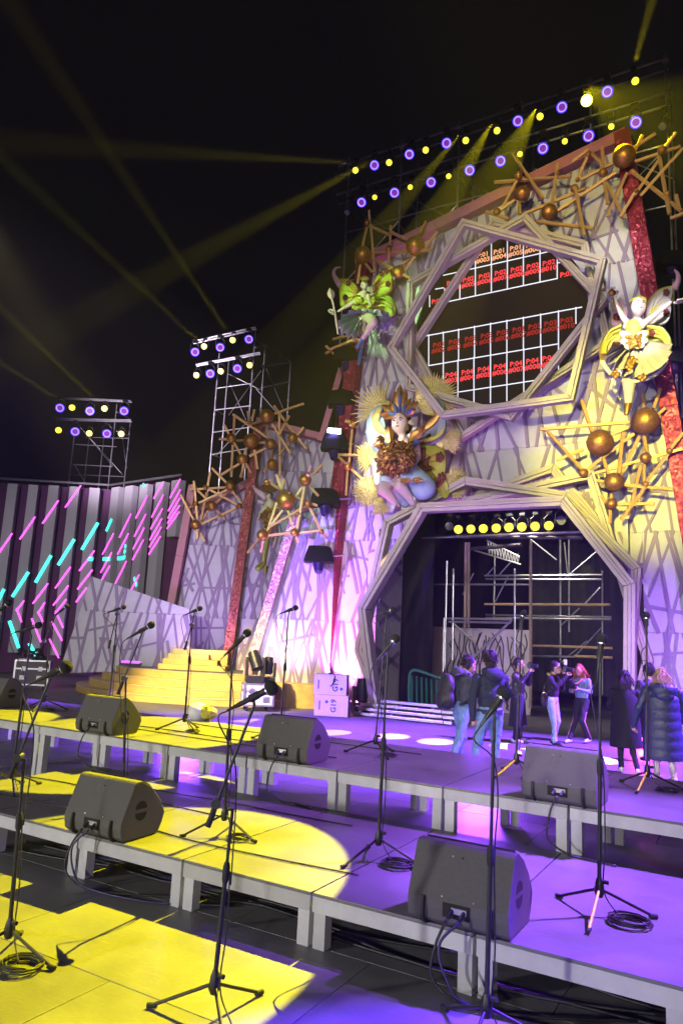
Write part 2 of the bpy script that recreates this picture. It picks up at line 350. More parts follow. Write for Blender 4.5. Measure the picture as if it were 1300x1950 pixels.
# ================================================================== microphone stands
def coil(c, r, n, seed, lab):
    rr = random.Random(seed); pts = []
    for i in range(n*10):
        a = i*.6283; q = r*(1+.16*math.sin(i*.21+seed))
        pts.append(c+V((q*math.cos(a)+.02*math.sin(i*.05), q*math.sin(a)*.9, .008+.0012*(i/2) % .03)))
    o = MB().tube(pts, .0055, 5).build('cable_coil', CABLE, None, 'all'); tag(o, lab, 'cable', 'coiled microphone cables')
YLIT = mat('stand_yellow_lit', (.75, .62, .0), .5)  # yellow light falling on one leg, painted as its colour
def stand(bx, by, z, tops, boom, tail, head, az, lab, near=0, base=None, yel=False, foam=1.):
    B = base or atZ(bx, by, z); B = V((B.x, B.y, z)); D = depth(B)
    P = lambda p: atD(p[0], p[1], D)
    t = thing('microphone_stand', B, 'black '+lab, 'microphone stand', 'microphone stands')
    hub = B+UP*.17; top = P(tops)
    MB().tube([hub+UP*-.06, hub-UP*.03, hub+UP*.02, hub+UP*.05], [.02, .032, .024, .014], 10).build('hub', BLACK, t, True)
    MB().tube([hub+UP*.03+V((.02, 0, 0)), hub+UP*.03+V((.055, 0, 0))], .012, 8).build('leg_lock_knob', RUBBER, t, True)
    for k in range(3):
        a = math.radians(az+120*k); d = V((math.cos(a), math.sin(a), 0)); f = B+d*.33+UP*.014
        lg = MB().tube([hub+d*.02-UP*.02, f], .009, 8).build('leg', YLIT if (yel and k == 0) else BLACK, t, True)
        MB().tube([f-d*.03+UP*.004, f+d*.02], .0135, 8).build('rubber_foot', RUBBER, lg, True)
    ax = (top-hub).normalized(); L = (top-hub).length; mid = hub+ax*L*(.52 if not boom else .62)
    MB().tube([hub, mid], .0125, 10).build('lower_pole', BLACK, t, True)
    cl = MB().tube([mid-ax*.05, mid-ax*.03, mid+ax*.03, mid+ax*.05], [.014, .019, .019, .013], 10).build('clutch', RUBBER, t, True)
    MB().tube([mid, top], .009, 10).build('upper_pole', BLACK, t, True)
    h, tl = P(head), P(tail)
    if boom:
        b0, b1 = P(boom[0]), P(boom[1])
        off = -FH*.022
        MB().tube([b0+off, b1+off], .008, 10).build('boom_arm', BLACK, t, True)
        bd = (b1-b0).normalized()
        MB().tube([b0+off-bd*.0, b0+off+bd*.12], .016, 10).build('counterweight', RUBBER, t, True)
        j = b0+bd*max(.0, min((b1-b0).length, (top-b0).dot(bd)))
        jt = MB().tube([j+off*1.9, j-off*.8], .026, 12).build('boom_clamp', BLACK, t, True)
        MB().tube([j-off*.8, j-off*1.8], .012, 8).build('clamp_knob', RUBBER, jt, True)
        hold = b1
    else: hold = top
    md = (h-tl).normalized(); c0 = tl+md*((h-tl).length*.45)
    MB().tube([hold, c0], .008, 8).build('clip_stem', BLACK, t, True)
    MB().tube([c0-md*.025, c0+md*.03], .021, 12).build('microphone_clip', RUBBER, t, True)
    short = lab.split(' standing')[0]
    m = thing('microphone', tl, 'black microphone on the '+lab, 'microphone', 'microphones on stands')
    Lm = max(.19, min(.26, (h-tl).length)); hc = tl+md*(Lm-.03)
    MB().tube([tl, tl+md*.02, tl+md*(Lm-.07), tl+md*(Lm-.055)], [.010, .0125, .019, .023], 12).build('handle', BLACK, m, True)
    MB().tube([tl+md*(Lm-.068), tl+md*(Lm-.054)], .0245, 14).build('collar_ring', ALU, m, True)
    rf = .034*foam
    MB().tube([hc-md*.03, hc-md*.015, hc+md*.005, hc+md*.022, hc+md*.034], [rf*.75, rf*.95, rf, rf*.78, rf*.3], 16).build('foam_head', FOAM, m, 'all')
    MB().tube([tl-md*.045, tl], [.007, .009], 8).build('connector', BLACK, m, True)
    e = tl-md*.045; sd = RH*RN.choice((-1, 1))*.05; low = hub-ax*.03+RH*.03
    pts = [e, e-md*.05-UP*.03, e*.72+top*.28-UP*.16+sd, top-ax*.35+sd*.6+RH*.0, mid+RH*.02, hub+ax*.25+RH*.035, low, V((B.x+.14, B.y-.02, z+.012))]
    o = MB().tube(spline(pts, 6), .0042, 6).build('microphone_cable', CABLE, None, 'all'); tag(o, 'thin cable down the '+lab, 'cable', 'microphone cables')
    if near: coil(V((B.x+.16, B.y-.03, z+.004)), .085 if near == 1 else .11, 4 if near == 1 else 6, int(bx), 'coiled cable at the '+lab)
SD = [
 (12, 1826, 0, (47, 1445), ((22, 1480), (100, 1290)), (72, 1296), (136, 1266), 250, 'boom stand nearest the camera at the lower left edge', 2),
 (404, 1938, 0, (443, 1540), ((397, 1572), (484, 1345)), (447, 1346), (527, 1305), 200, 'boom stand in front of the near yellow pool', 0),
 (925, 1985, 0, (940, 1385), None, (923, 1370), (966, 1310), 30, 'straight stand in front of the nearest wedge monitor', 0),
 (1141, 1745, T2, (1142, 1262), None, (1139, 1262), (1144, 1224), 270, 'upright stand right of the nearest wedge monitor', 2, True),
 (719, 1640, T2, (737, 1262), None, (722, 1252), (757, 1210), 250, 'stand with coiled cable left of the nearest wedge', 2),
 (425, 1590, T2, (442, 1268), None, (434, 1242), (476, 1200), 235, 'stand on the near riser inside the yellow pool', 1),
 (232, 1535, T2, (240, 1292), ((226, 1322), (273, 1203)), (250, 1212), (294, 1187), 150, 'boom stand behind the near left wedge monitor', 0),
 (20, 1503, T2, (60, 1212), None, (37, 1202), (80, 1189), 330, 'leftmost complete stand on the near riser', 0),
 (714, 1437, T1, (735, 1180), None, (722, 1170), (748, 1161), 200, 'tall stand on the far riser left of the gate', 1),
 (982, 1478, T1, (993, 1190), None, (988, 1196), (997, 1165), 250, 'far riser stand in front of the scaffold gate', 1, True),
 (1232, 1503, T1, (1230, 1205), None, (1229, 1205), (1230, 1165), 262, 'far riser stand before the padded navy coat', 1, True),
 (350, 1392, T1, (366, 1190), ((352, 1238), (366, 1190)), (359, 1168), (385, 1157), 220, 'far riser stand beside the small white helmet', 1),
 (533, 1408, T1, (549, 1172), None, (540, 1166), (567, 1156), 220, 'stand behind the middle wedge of the far riser', 0),
 (206, 1366, T1, (224, 1170), ((208, 1235), (224, 1170)), (210, 1165), (240, 1155), 210, 'stand behind the left wedge of the far riser', 0),
 (82, 1352, T1, (94, 1225), ((80, 1232), (108, 1172)), (104, 1172), (131, 1152), 300, 'far left boom stand near the flight case', 1),
 (-20, 1500, T2, (0, 1190), None, (-6, 1168), (20, 1146), 200, 'stand cut off by the left picture edge', 0)]
for s in SD:
    a = s[:9]; stand(*a, near=s[9], yel=len(s) > 10, foam=1.25 if s[2] == 0 else (1.05 if s[2] == T2 else 1.))
# ================================================================== the set: walls with raised lattice
SX = -6.2    # axis of the gate and the screen
def panel_wall(name, label, O, U, poly, th=.18, band=2.45, z0=0., holes=(), dens=.21, mp=PANEL, ml=LATT, seed=1, parts=None):
    """O origin, U horizontal unit vector, poly in (u, z); the lattice stands on the side facing -n"""
    n = V((U.y, -U.x, 0)); n = n if n.dot(FH) < 0 else -n          # toward the audience
    t = thing(name, O, label, 'wall'); rr = random.Random(seed)
    T = lambda u, z, o=0.: V(O)+V(U)*u+UP*z+n*o
    regs = parts or [poly]; k = 0
    for reg in regs:
        us = [p[0] for p in reg]; zs = [p[1] for p in reg]; z = math.floor((min(zs)-z0)/band)*band+z0
        while z < max(zs):
            c = clip(reg, [(min(us)-1, z+.004), (max(us)+1, z+.004), (max(us)+1, z+band-.004), (min(us)-1, z+band-.004)])
            if len(c) > 2: MB().prism([T(*p) for p in c], -n*th).build('wall_board', mp, t)
            # steep strips
            u = min(us)-1.0; sg = 1
            strips = []
            while u < max(us)+1.0:
                sg = -sg; lean = sg*rr.uniform(.15, .85); w = rr.uniform(.055, .10)
                za, zb = z+rr.choice((0, 0, 0, 0, .35*band))-.02, z+band*rr.choice((1, 1, 1, .66))+.02
                strips.append(((u, za), (u+lean, zb), w)); u += dens*rr.uniform(.55, 1.45)
            u = min(us)-.5
            while u < max(us):
                l = rr.uniform(1., 1.7); zz = z+band*rr.uniform(.25, .85); strips.append(((u, zz), (u+l, zz+rr.uniform(-.35, .35)), rr.uniform(.06, .09))); u += l*rr.uniform(.9, 1.3)
            for (a, b, w) in strips:
                dx, dz = b[0]-a[0], b[1]-a[1]; L = math.hypot(dx, dz); px, pz = -dz/L*w/2, dx/L*w/2
                q = [(a[0]-px, a[1]-pz), (b[0]-px, b[1]-pz), (b[0]+px, b[1]+pz), (a[0]+px, a[1]+pz)]
                if sum(q[i][0]*q[(i+1) % 4][1]-q[(i+1) % 4][0]*q[i][1] for i in range(4)) < 0: q = q[::-1]
                c = clip(q, reg)
                if len(c) < 3: continue
                ar = abs(sum(c[i][0]*c[(i+1) % len(c)][1]-c[(i+1) % len(c)][0]*c[i][1] for i in range(len(c))))/2
                if ar < .02: continue
                th2 = .018+.0004*(k % 89); k += 1
                MB().prism([T(*p, .0) for p in c], n*th2).build('lattice_strip', ml, t)
            z += band
    return t, T, n
def pilaster(label, a, b, w, d, m=GLIT, name='pilaster', n=None):
    t = thing(name, a, label, 'pilaster'); n = n or V((0, -1, 0)); ax = (V(b)-V(a)); L = ax.length; s = ax.cross(n).normalized()
    k = max(2, round(L/2.6))
    for i in range(k):
        p, q = V(a)+ax*(i/k)+ax.normalized()*.003, V(a)+ax*((i+1)/k)-ax.normalized()*.003
        P = [e+s*(x*w/2)+n*(y*d/2) for e in (p, q) for x, y in ((-1, -1), (1, -1), (1, 1), (-1, 1))]
        MB().add(P, [(0, 1, 2, 3), (7, 6, 5, 4), (0, 4, 5, 1), (1, 5, 6, 2), (2, 6, 7, 3), (3, 7, 4, 0)]).build('pilaster_board', m, t, bevel=.015)
    return t
YC = 19.
# central wall, split round the gate opening
zl = lambda z: -11.45+z*(.9/14)          # left edge
zr = lambda z: -.9-z*(1.78/15.7)         # right edge
regs = [[(zl(0), 0), (-10.15, 0), (-10.15, 2.9), (-9.3, 4.2), (-9.0, 6.0), (zl(6), 6.0)],
        [(-2.6, 0), (zr(0), 0), (zr(6), 6.0), (-3.9, 6.0), (-3.0, 4.2), (-2.6, 3.5)],
        [(zl(6), 6.004), (zr(6), 6.004), (zr(15.7), 15.66), (-10.55, 13.95)]]
def convex_parts():
    return [[(zl(0), 0), (-10.15, 0), (-10.15, 6.0), (zl(6), 6.0)], [(-10.147, 2.9), (-9.0, 4.6), (-8.8, 6.0), (-10.147, 6.0)],
            [(-2.5, 0), (zr(0), 0), (zr(6), 6.0), (-2.5, 6.0)], [(-2.503, 3.6), (-2.503, 6.0), (-4.2, 6.0), (-3.7, 5.0)],
            [(zl(6), 6.004), (zr(6), 6.004), (zr(15.7), 15.66), (-10.55, 13.95)]]
cw, CT, cn = panel_wall('central_set_wall', 'tall pale lattice wall with gate opening and round screen', V((0, YC, 0)), V((1, 0, 0)), None, parts=convex_parts(), seed=4, dens=.195)
pilaster('glittering magenta pilaster left of the gate, leaning inward', (-11.55, YC-.12, 0), (-10.6, YC-.12, 14.1), .42, .62)
pilaster('glittering red pilaster at the right side of the set', (-.82, YC-.12, 0), (-2.72, YC-.12, 15.9), .42, .62)
pilaster('rose coping sloping along the top of the central wall', (-10.9, YC-.1, 13.95), (-2.6, YC-.1, 15.85), .34, .5, ROSE, 'coping_beam')
# backing so that the wall has depth
# ---- left wing walls, facing the audience side
def dplane(D): return FH*D
def wing(name, label, pxs, D, seed, dens=.125, caps=()):
    O = FH*D; U = RH
    poly = [((p-O).dot(RH), p.z) for p in (atD(x, y, D) for x, y in pxs)]
    if sum(poly[i][0]*poly[(i+1) % len(poly)][1]-poly[(i+1) % len(poly)][0]*poly[i][1] for i in range(len(poly))) < 0: poly = poly[::-1]
    r = panel_wall(name, label, O, U, poly, seed=seed, dens=dens)
    return r
def wpil(label, a, b, D, w, m, name='pilaster'): return pilaster(label, atD(*a, D), atD(*b, D), w, .34, m, name, -FH)
wing('wing_wall', 'pale mint lit lattice wing wall beside the magenta pilaster', [(470, 1345), (625, 1345), (640, 962), (556, 1000)], 21.6, 21)
wpil('pink white glitter pilaster left of the mint lattice wing', (457, 1335), (566, 968), 21.5, .27, mat('pale_pink_glitter', (.55, .30, .34), .35, .3, .2, 30, spark=24))
wpil('narrow pale coping above the mint lattice wing', (560, 975), (642, 948), 21.5, .12, ROSE, 'coping_beam')
wing('wing_wall', 'tall violet lattice wing wall behind the round gold balls', [(430, 1345), (660, 1345), (664, 842), (497, 810)], 23.4, 22)
wpil('brown red pilaster at the left of the tall violet wing', (422, 1345), (494, 806), 23.2, .30, mat('dark_red_glitter', (.26, .05, .05), .4, .4, .25, 30, spark=24))
wpil('rose coping sloping down along the tall violet wing', (488, 803), (672, 848), 23.2, .24, ROSE, 'coping_beam')
wing('wing_wall', 'far left purple lattice wing wall beside the neon screens', [(300, 1345), (436, 1345), (478, 925), (372, 975)], 24.6, 23)
wpil('rose edge pilaster at the far left of the lattice wings', (292, 1345), (368, 925), 24.4, .26, ROSE)
wpil('rose coping rising along the far left wing', (362, 980), (476, 918), 24.4, .24, ROSE, 'coping_beam')
wing('low_lattice_wall', 'low grey lattice wall with slanting top standing on the gold stairs', [(112, 1282), (368, 1275), (360, 1160), (175, 1098)], 23.0, 24, .16)
# narrow side return above, between the tall wing and the central wall
wing('side_return_wall', 'narrow violet lattice strip behind the covered lamps', [(634, 900), (676, 900), (700, 560), (672, 640)], 23.0, 26, .22)
wpil('rose edge beam leaning beside the covered lamps', (610, 842), (668, 640), 22.9, .2, ROSE, 'edge_beam')
# ================================================================== frames round the gate and the screen
def frame(name, label, pxs, Y0, w=.20, d=.22, closed=True, m=BEIGE, cat='frame'):
    P = [atY(x, y, Y0) for x, y in pxs]; n = len(P); t = thing(name, P[0], label, cat)
    def off(i, s):
        a, b, c = P[(i-1) % n], P[i], P[(i+1) % n]
        if not closed and i == 0: a = b-(c-b)
        if not closed and i == n-1: c = b+(b-a)
        d1 = (b-a).normalized(); d2 = (c-b).normalized(); n1 = V((-d1.z, 0, d1.x)); n2 = V((-d2.z, 0, d2.x)); mm = (n1+n2).normalized()
        return b+mm*(s/max(.45, mm.dot(n1)))
    for i in range(n if closed else n-1):
        j = (i+1) % n; e = .004; tt = (P[j]-P[i]).normalized()*e; Yo = V((0, .002*(i % 2), 0))
        for s0, s1, y0, y1, nm in ((-w/2, -w*.12, 0, d, 'beam_board'), (-w*.10, w*.16, -.035, d-.03, 'raised_batten'), (w*.18, w/2, 0, d, 'beam_board')):
            q = [off(i, s0)+tt, off(j, s0)-tt, off(j, s1)-tt, off(i, s1)+tt]
            MB().prism([p+V((0, y0, 0))+Yo for p in q], (0, y1-y0, 0)).build(nm, m, t, bevel=.012)
        q = [off(i, -w*.13)+tt, off(j, -w*.13)-tt, off(j, w*.19)-tt, off(i, w*.19)+tt]
        MB().prism([p+V((0, .05, 0))+Yo for p in q], (0, d-.1, 0)).build('groove_core', m, t)
        for kk in range(1, int((P[j]-P[i]).length/.8)):     # bolt heads along the batten
            c = P[i].lerp(P[j], kk*.8/(P[j]-P[i]).length)+V((0, -.04, 0))
            MB().sph(c, .018, 6, 4).build('bolt_head', ALU, t)
    return t
z7 = zm(720, 400, 2.955)
frame('screen_frame', 'front five-sided tan frame round the circular screen', [z7(*p) for p in [(475, 65), (1255, 280), (1075, 1050), (360, 1150), (65, 770)]], 17.7)
frame('screen_frame', 'middle five-sided tan frame with its point at the top of the screen', [z7(*p) for p in [(820, 35), (1255, 505), (740, 1160), (165, 990), (175, 405)]], 18.1)
frame('screen_frame', 'rear five-sided tan frame pointing down below the screen', [z7(*p) for p in [(645, 62), (1155, 188), (1288, 740), (470, 1268), (188, 765)]], 18.5)
frame('gate_surround', 'front angular tan frame running round the gate opening', [(712, 1362), (687, 1158), (800, 966), (1070, 953), (1197, 1113), (1196, 1420)], 17.5, .25, .32, False)
frame('gate_surround', 'second gate frame jutting out to the left of the front one', [(722, 1352), (680, 1238), (735, 994), (885, 915), (1075, 943), (1210, 1083), (1190, 1330)], 17.95, .22, .32, False)
frame('gate_surround', 'short peaked frame above the middle of the gate', [(900, 945), (1051, 891), (1150, 1010)], 18.75, .22, .2, False)
frame('gate_surround', 'rear gate frame zigzagging down the right side of the gate', [(880, 955), (1123, 904), (1178, 1085), (1232, 1258), (1196, 1390)], 18.4, .22, .3, False)
# reveals of the opening
rv = thing('gate_reveal', (-10.0, YC, 0), 'pale side cheek inside the left of the gate opening', 'wall')
MB().box((-9.75, 19.6, 2.6), (.12, 1.7, 5.2)).build('reveal_board', PANEL, rv)
for k in range(7):
    z = .3+k*.7; MB().bar((-9.66, 18.85, z), (-9.66, 20.3, z+(.6 if k % 2 else -.5)), .12, .05, (1, 0, 0)).build('lattice_strip', LATT, rv)
rv = thing('gate_reveal', (-2.8, YC, 0), 'pale side cheek inside the right of the gate opening', 'wall')
MB().box((-2.85, 19.6, 2.6), (.12, 1.7, 5.2)).build('reveal_board', PANEL, rv)
# ================================================================== round screen
sc = thing('round_screen', (SX, 18.9, 11.16), 'round dark screen showing a test grid of red numbers', 'screen')
SCR = mat('screen_black', (.012, .008, .006), .35, 0, .1, 20); R0 = 2.52
se = emi('screen_glow', (.028, .016, .009), .55); se.node_tree.nodes['Principled BSDF'].inputs['Specular IOR Level'].default_value = .12; se.node_tree.nodes['Principled BSDF'].inputs['Base Color'].default_value = (.012, .01, .008, 1)
MB().tube([(SX, 18.86, 11.16), (SX, 19.05, 11.16)], R0, 72).build('screen_face', se, sc)
RING = [(R0+.0, 18.82), (R0+.18, 18.82), (R0+.18, 19.04), (R0, 19.04)]
MB().loft([[V((SX+r*math.cos(a), y, 11.16+r*math.sin(a))) for r, y in RING] for a in [6.28319*i/72 for i in range(73)]], False).build('screen_rim', PANEL, sc, True)
LN = emi('grid_white', (.86, .88, 1), 1.0)
def zmap(p): q = atY(*z7(*p), 18.84); return q
def gline(a, b, w=.028):
    p, q = zmap(a), zmap(b)
    # keep inside the disc
    out = []
    N = 60; c = V((SX, 18.84, 11.16)); ins = [p.lerp(q, i/N) for i in range(N+1) if (p.lerp(q, i/N)-c).length < R0-.03]
    if len(ins) > 2: MB().bar(ins[0], ins[-1], w, .012, (0, 1, 0)).build('grid_line', LN, sc)
for a, b in [((300, 382), (1150, 190)), ((480, 205), (1000, 90)), ((370, 520), (1005, 385)), ((320, 445), (368, 437)), ((225, 716), (1145, 546)), ((280, 876), (1015, 752)), ((380, 1035), (1000, 940)), ((1005, 298), (1060, 288))]: gline(a, b)
for xs, (y0, y1) in (((545, 635, 725, 815, 908), (170, 450)), ((372, 458), (330, 510)), ((1005,), (270, 388)), ((288,), (480, 545)), ((283, 365, 451, 540, 630, 722, 815, 912, 1012, 1110), (560, 870)), ((365, 447, 537, 630, 722, 817, 915, 1012), (860, 1100))):
    for x in xs:
        tpy = lambda x, y: (x+(630-y)*.012, y)
        if y0 == 170: a = (x, y0); b = (x, 480-(x-545)*.2)
        elif y0 == 560: a = (x, 710-(x-225)*.185); b = (x, 876-(x-280)*.17) if x < 1013 else (x, 640)
        elif y0 == 860: a = (x, 870-(x-280)*.17); b = (x, 1100)
        elif y0 == 330: a = (x, 440 if x < 400 else 330); b = (x, 520-(x-370)*.21)
        else: a, b = (x, y0), (x, y1)
        gline(a, b)
def text(s, size, m, M, parent, name='lettering'):
    c = bpy.data.curves.new('t', 'FONT'); c.body = s; c.size = size; c.align_x = 'CENTER'; c.align_y = 'CENTER'; c.space_line = .85; c.offset = .008*size/.3; c.resolution_u = 2
    o = bpy.data.objects.new('t', c); TMP.collection.objects.link(o); VL.update(); dg = VL.depsgraph
    me = bpy.data.meshes.new_from_object(o.evaluated_get(dg)); bpy.data.objects.remove(o); me.transform(M); me.materials.clear(); me.materials.append(m)
    return link(name, me, parent)
def label(x, y, s, m, size=.205):
    p = zmap((x, y)); c = V((SX, 18.84, 11.16)); ok = (p-c).length < R0-.25
    if not ok: return
    M = Matrix.Translation(p+V((0, -.012, 0))) @ Matrix.Rotation(math.pi/2, 4, 'X')
    text(s, size, m, M, sc, 'screen_number')
RED, PEACH, DRED, VTX = emi('num_red', (1, .06, .07), 1.1), emi('num_peach', (1, .45, .22), 1.0), emi('num_dim', (.34, .02, .01), 1.), emi('num_violet', (.35, .28, 1), 1.0)
for i, n_ in enumerate((3, 4, 5, 6)): label(588+92*i, 268-19*i, f'P:01\n#{n_:03d}', PEACH)
label(500, 285, 'P:01\n#002', PEACH)
for i, n_ in enumerate((4, 5, 6, 7, 8, 9, 10)): label(415+90.5*i, 425-18.5*i, f'P:02\n#{n_:03d}', RED)
label(330, 514, 'P:02', RED); label(1058, 362, 'P:02', RED)
for i, n_ in enumerate((1, 2, 3, 4, 5, 6, 7, 8, 9, 10)): label(248+90*i, 792-17*i, f'P:03\n#{n_:03d}', DRED)
for i, n_ in enumerate((3, 4, 5, 6, 7, 8, 9, 10)): label(408+91.5*i, 945-15.5*i, f'P:04\n#{n_:03d}', RED)
for i in range(4): label(495+91*i, 1082-14*i, 'P:05', VTX)
# ================================================================== gold ball-and-rod ornaments
def cluster(label, z, s, onp, spheres, rods, seed):
    rr = random.Random(seed); c0 = onp(*z(spheres[0][0], spheres[0][1]))
    t = thing('ball_and_rod_ornament', c0, label, 'ornament', 'gold ball and rod ornaments')
    for x, y, r in spheres:
        p = onp(*z(x, y)); R = r/s*depth(p)/FPX*.98
        MB().sph(p-FH*(R*.25), R, 24 if R > .2 else 14, 14 if R > .2 else 9).build('ball', GOLD, t, 'all')
    for a in rods:
        p, q = onp(*z(a[0], a[1])), onp(*z(a[2], a[3])); o = FH*rr.uniform(-.1, .16); o2 = FH*rr.uniform(-.1, .16)
        MB().bar(p+o, q+o2, .075, .075, FH).build('rod', RODM, t, bevel=.008)
z1 = zm(620, 380, 4.333)
cluster('gold balls and rods above the winged figure at the upper left', z1, 4.333, lambda x, y: atY(x, y, 18.45),
 [(340, 195, 32), (533, 280, 20), (305, 468, 80), (520, 418, 32), (735, 390, 88), (600, 605, 58)],
 [(355, 95, 365, 210), (345, 195, 300, 400), (370, 200, 405, 600), (360, 205, 533, 280), (533, 280, 660, 340), (537, 200, 530, 380), (385, 430, 880, 430), (380, 480, 560, 560), (770, 290, 830, 160), (820, 380, 920, 280), (735, 480, 640, 600), (700, 470, 590, 560), (600, 605, 700, 650), (285, 550, 260, 700), (330, 530, 380, 590), (520, 418, 515, 530)], 1)
z6 = zm(880, 100, 3.095)
cluster('wide gold ball and rod ornament at the top right of the set', z6, 3.095, lambda x, y: atY(x, y, 18.3),
 [(945, 622, 75), (825, 712, 30), (740, 600, 22), (350, 838, 50), (507, 945, 52), (328, 730, 27), (657, 803, 27), (676, 752, 16), (200, 942, 27), (560, 713, 14), (693, 1025, 17), (1170, 577, 30), (1203, 835, 20), (1020, 815, 14)],
 [(195, 745, 650, 710), (290, 605, 470, 870), (330, 730, 225, 930), (200, 942, 310, 870), (140, 930, 280, 975), (335, 880, 335, 960), (560, 650, 525, 900), (370, 940, 735, 780), (560, 920, 910, 700), (440, 995, 765, 1040), (657, 803, 710, 1090), (650, 640, 740, 575), (740, 600, 680, 740), (690, 750, 940, 620), (760, 600, 820, 670), (820, 560, 825, 700), (850, 760, 970, 960), (840, 740, 850, 900), (980, 690, 860, 955), (1000, 560, 1150, 455), (1000, 680, 1300, 920), (1015, 645, 1300, 530), (1170, 577, 1212, 960), (1170, 610, 1020, 830), (1300, 560, 1050, 840), (1020, 815, 940, 950), (1260, 465, 1190, 560), (1015, 580, 1070, 470), (1240, 960, 1310, 945), (1260, 830, 1290, 900)], 2)
z2 = zm(1000, 740, 3.25)
cluster('gold balls and long rods below the right winged figure', z2, 3.25, lambda x, y: atY(x, y, 18.4),
 [(732, 207, 88), (453, 340, 86), (542, 583, 62), (738, 432, 36), (887, 388, 21), (738, 592, 21), (528, 715, 35), (355, 525, 32)],
 [(90, 255, 650, 205), (345, 70, 415, 265), (140, 260, 345, 510), (185, 450, 370, 365), (520, 290, 650, 235), (370, 510, 675, 275), (410, 525, 975, 370), (610, 250, 570, 530), (710, 290, 590, 545), (480, 420, 520, 525), (740, 290, 740, 400), (735, 20, 740, 130), (830, 0, 780, 130), (810, 165, 870, 115), (720, 470, 650, 780), (740, 460, 745, 640), (975, 270, 880, 400), (885, 400, 755, 575), (600, 590, 905, 628), (735, 610, 585, 815), (545, 640, 520, 835), (560, 715, 795, 712), (440, 570, 490, 575), (465, 660, 500, 700), (235, 545, 330, 550)], 3)
z5 = zm(340, 740, 3.421)
cluster('cluster of nine copper balls in front of the tall violet wing', z5, 3.421, lambda x, y: atD(x, y, 22.7),
 [(575, 183, 50), (460, 229, 20), (343, 325, 34), (473, 345, 52), (602, 364, 37), (744, 325, 36), (697, 217, 13), (417, 461, 37), (611, 495, 38)],
 [(355, 170, 590, 330), (365, 170, 360, 300), (300, 240, 330, 300), (260, 320, 320, 325), (375, 335, 425, 340), (450, 145, 460, 215), (495, 140, 480, 215), (470, 235, 535, 205), (530, 125, 545, 150), (620, 105, 690, 210), (625, 165, 815, 95), (655, 150, 660, 565), (570, 230, 585, 330), (605, 225, 730, 420), (720, 175, 655, 310), (700, 225, 835, 400), (770, 300, 815, 245), (525, 350, 570, 355), (720, 350, 650, 430), (350, 360, 340, 570), (360, 350, 405, 430), (275, 560, 395, 490), (440, 390, 410, 580), (430, 490, 405, 580), (440, 490, 470, 545), (495, 400, 515, 525), (460, 440, 570, 390), (610, 400, 600, 460), (585, 500, 555, 545)], 4)
cluster('copper balls and rods on the far left purple wing', z5, 3.421, lambda x, y: atD(x, y, 23.9),
 [(340, 632, 35), (178, 646, 19), (109, 753, 19), (218, 764, 34), (112, 888, 34), (397, 767, 20), (272, 828, 11)],
 [(215, 515, 310, 610), (205, 540, 185, 630), (75, 655, 310, 638), (105, 605, 122, 850), (80, 620, 195, 730), (180, 670, 150, 860), (130, 745, 320, 660), (190, 650, 400, 765), (350, 670, 415, 750), (230, 760, 320, 670), (245, 790, 310, 855), (145, 880, 380, 780), (100, 860, 15, 690), (200, 795, 140, 870), (125, 920, 125, 985), (125, 920, 170, 995), (70, 775, 100, 755)], 5)
cluster('yellow lit gold balls and rods in front of the small fairy', z5, 3.421, lambda x, y: atD(x, y, 20.9),
 [(700, 727, 62), (825, 596, 43), (547, 955, 38), (755, 938, 27), (842, 750, 25), (932, 932, 17), (776, 815, 15), (577, 610, 24)],
 [(635, 555, 680, 680), (690, 590, 670, 660), (600, 620, 670, 660), (640, 740, 580, 920), (680, 790, 560, 940), (590, 905, 830, 760), (710, 790, 750, 920), (805, 640, 765, 700), (820, 640, 770, 920), (855, 500, 845, 550), (935, 490, 870, 560), (860, 640, 910, 700), (760, 700, 840, 745), (855, 775, 930, 930), (590, 960, 730, 942), (780, 940, 930, 925), (520, 975, 445, 1070), (555, 990, 535, 1065), (765, 960, 775, 995), (940, 940, 965, 970), (860, 745, 905, 760)], 6)
cluster('small pink lit balls and rods left of the central fairy', z5, 3.421, lambda x, y: atY(x, y, 18.3),
 [(1104, 510, 28), (1140, 230, 32), (1185, 420, 36)],
 [(1035, 440, 1095, 500), (1130, 260, 1110, 490), (1100, 530, 1090, 695), (1125, 530, 1200, 590), (1085, 215, 1130, 220), (1040, 435, 1160, 440)], 7)
cluster('small rods and ball jutting out left of the upper wall edge', zm(620, 490, 8.125), 8.125, lambda x, y: atY(x, y, 18.3),
 [(75, 1440, 36)], [(0, 1380, 150, 1490), (0, 1500, 75, 1440), (75, 1440, 430, 1280), (115, 1235, 300, 1235)], 8)
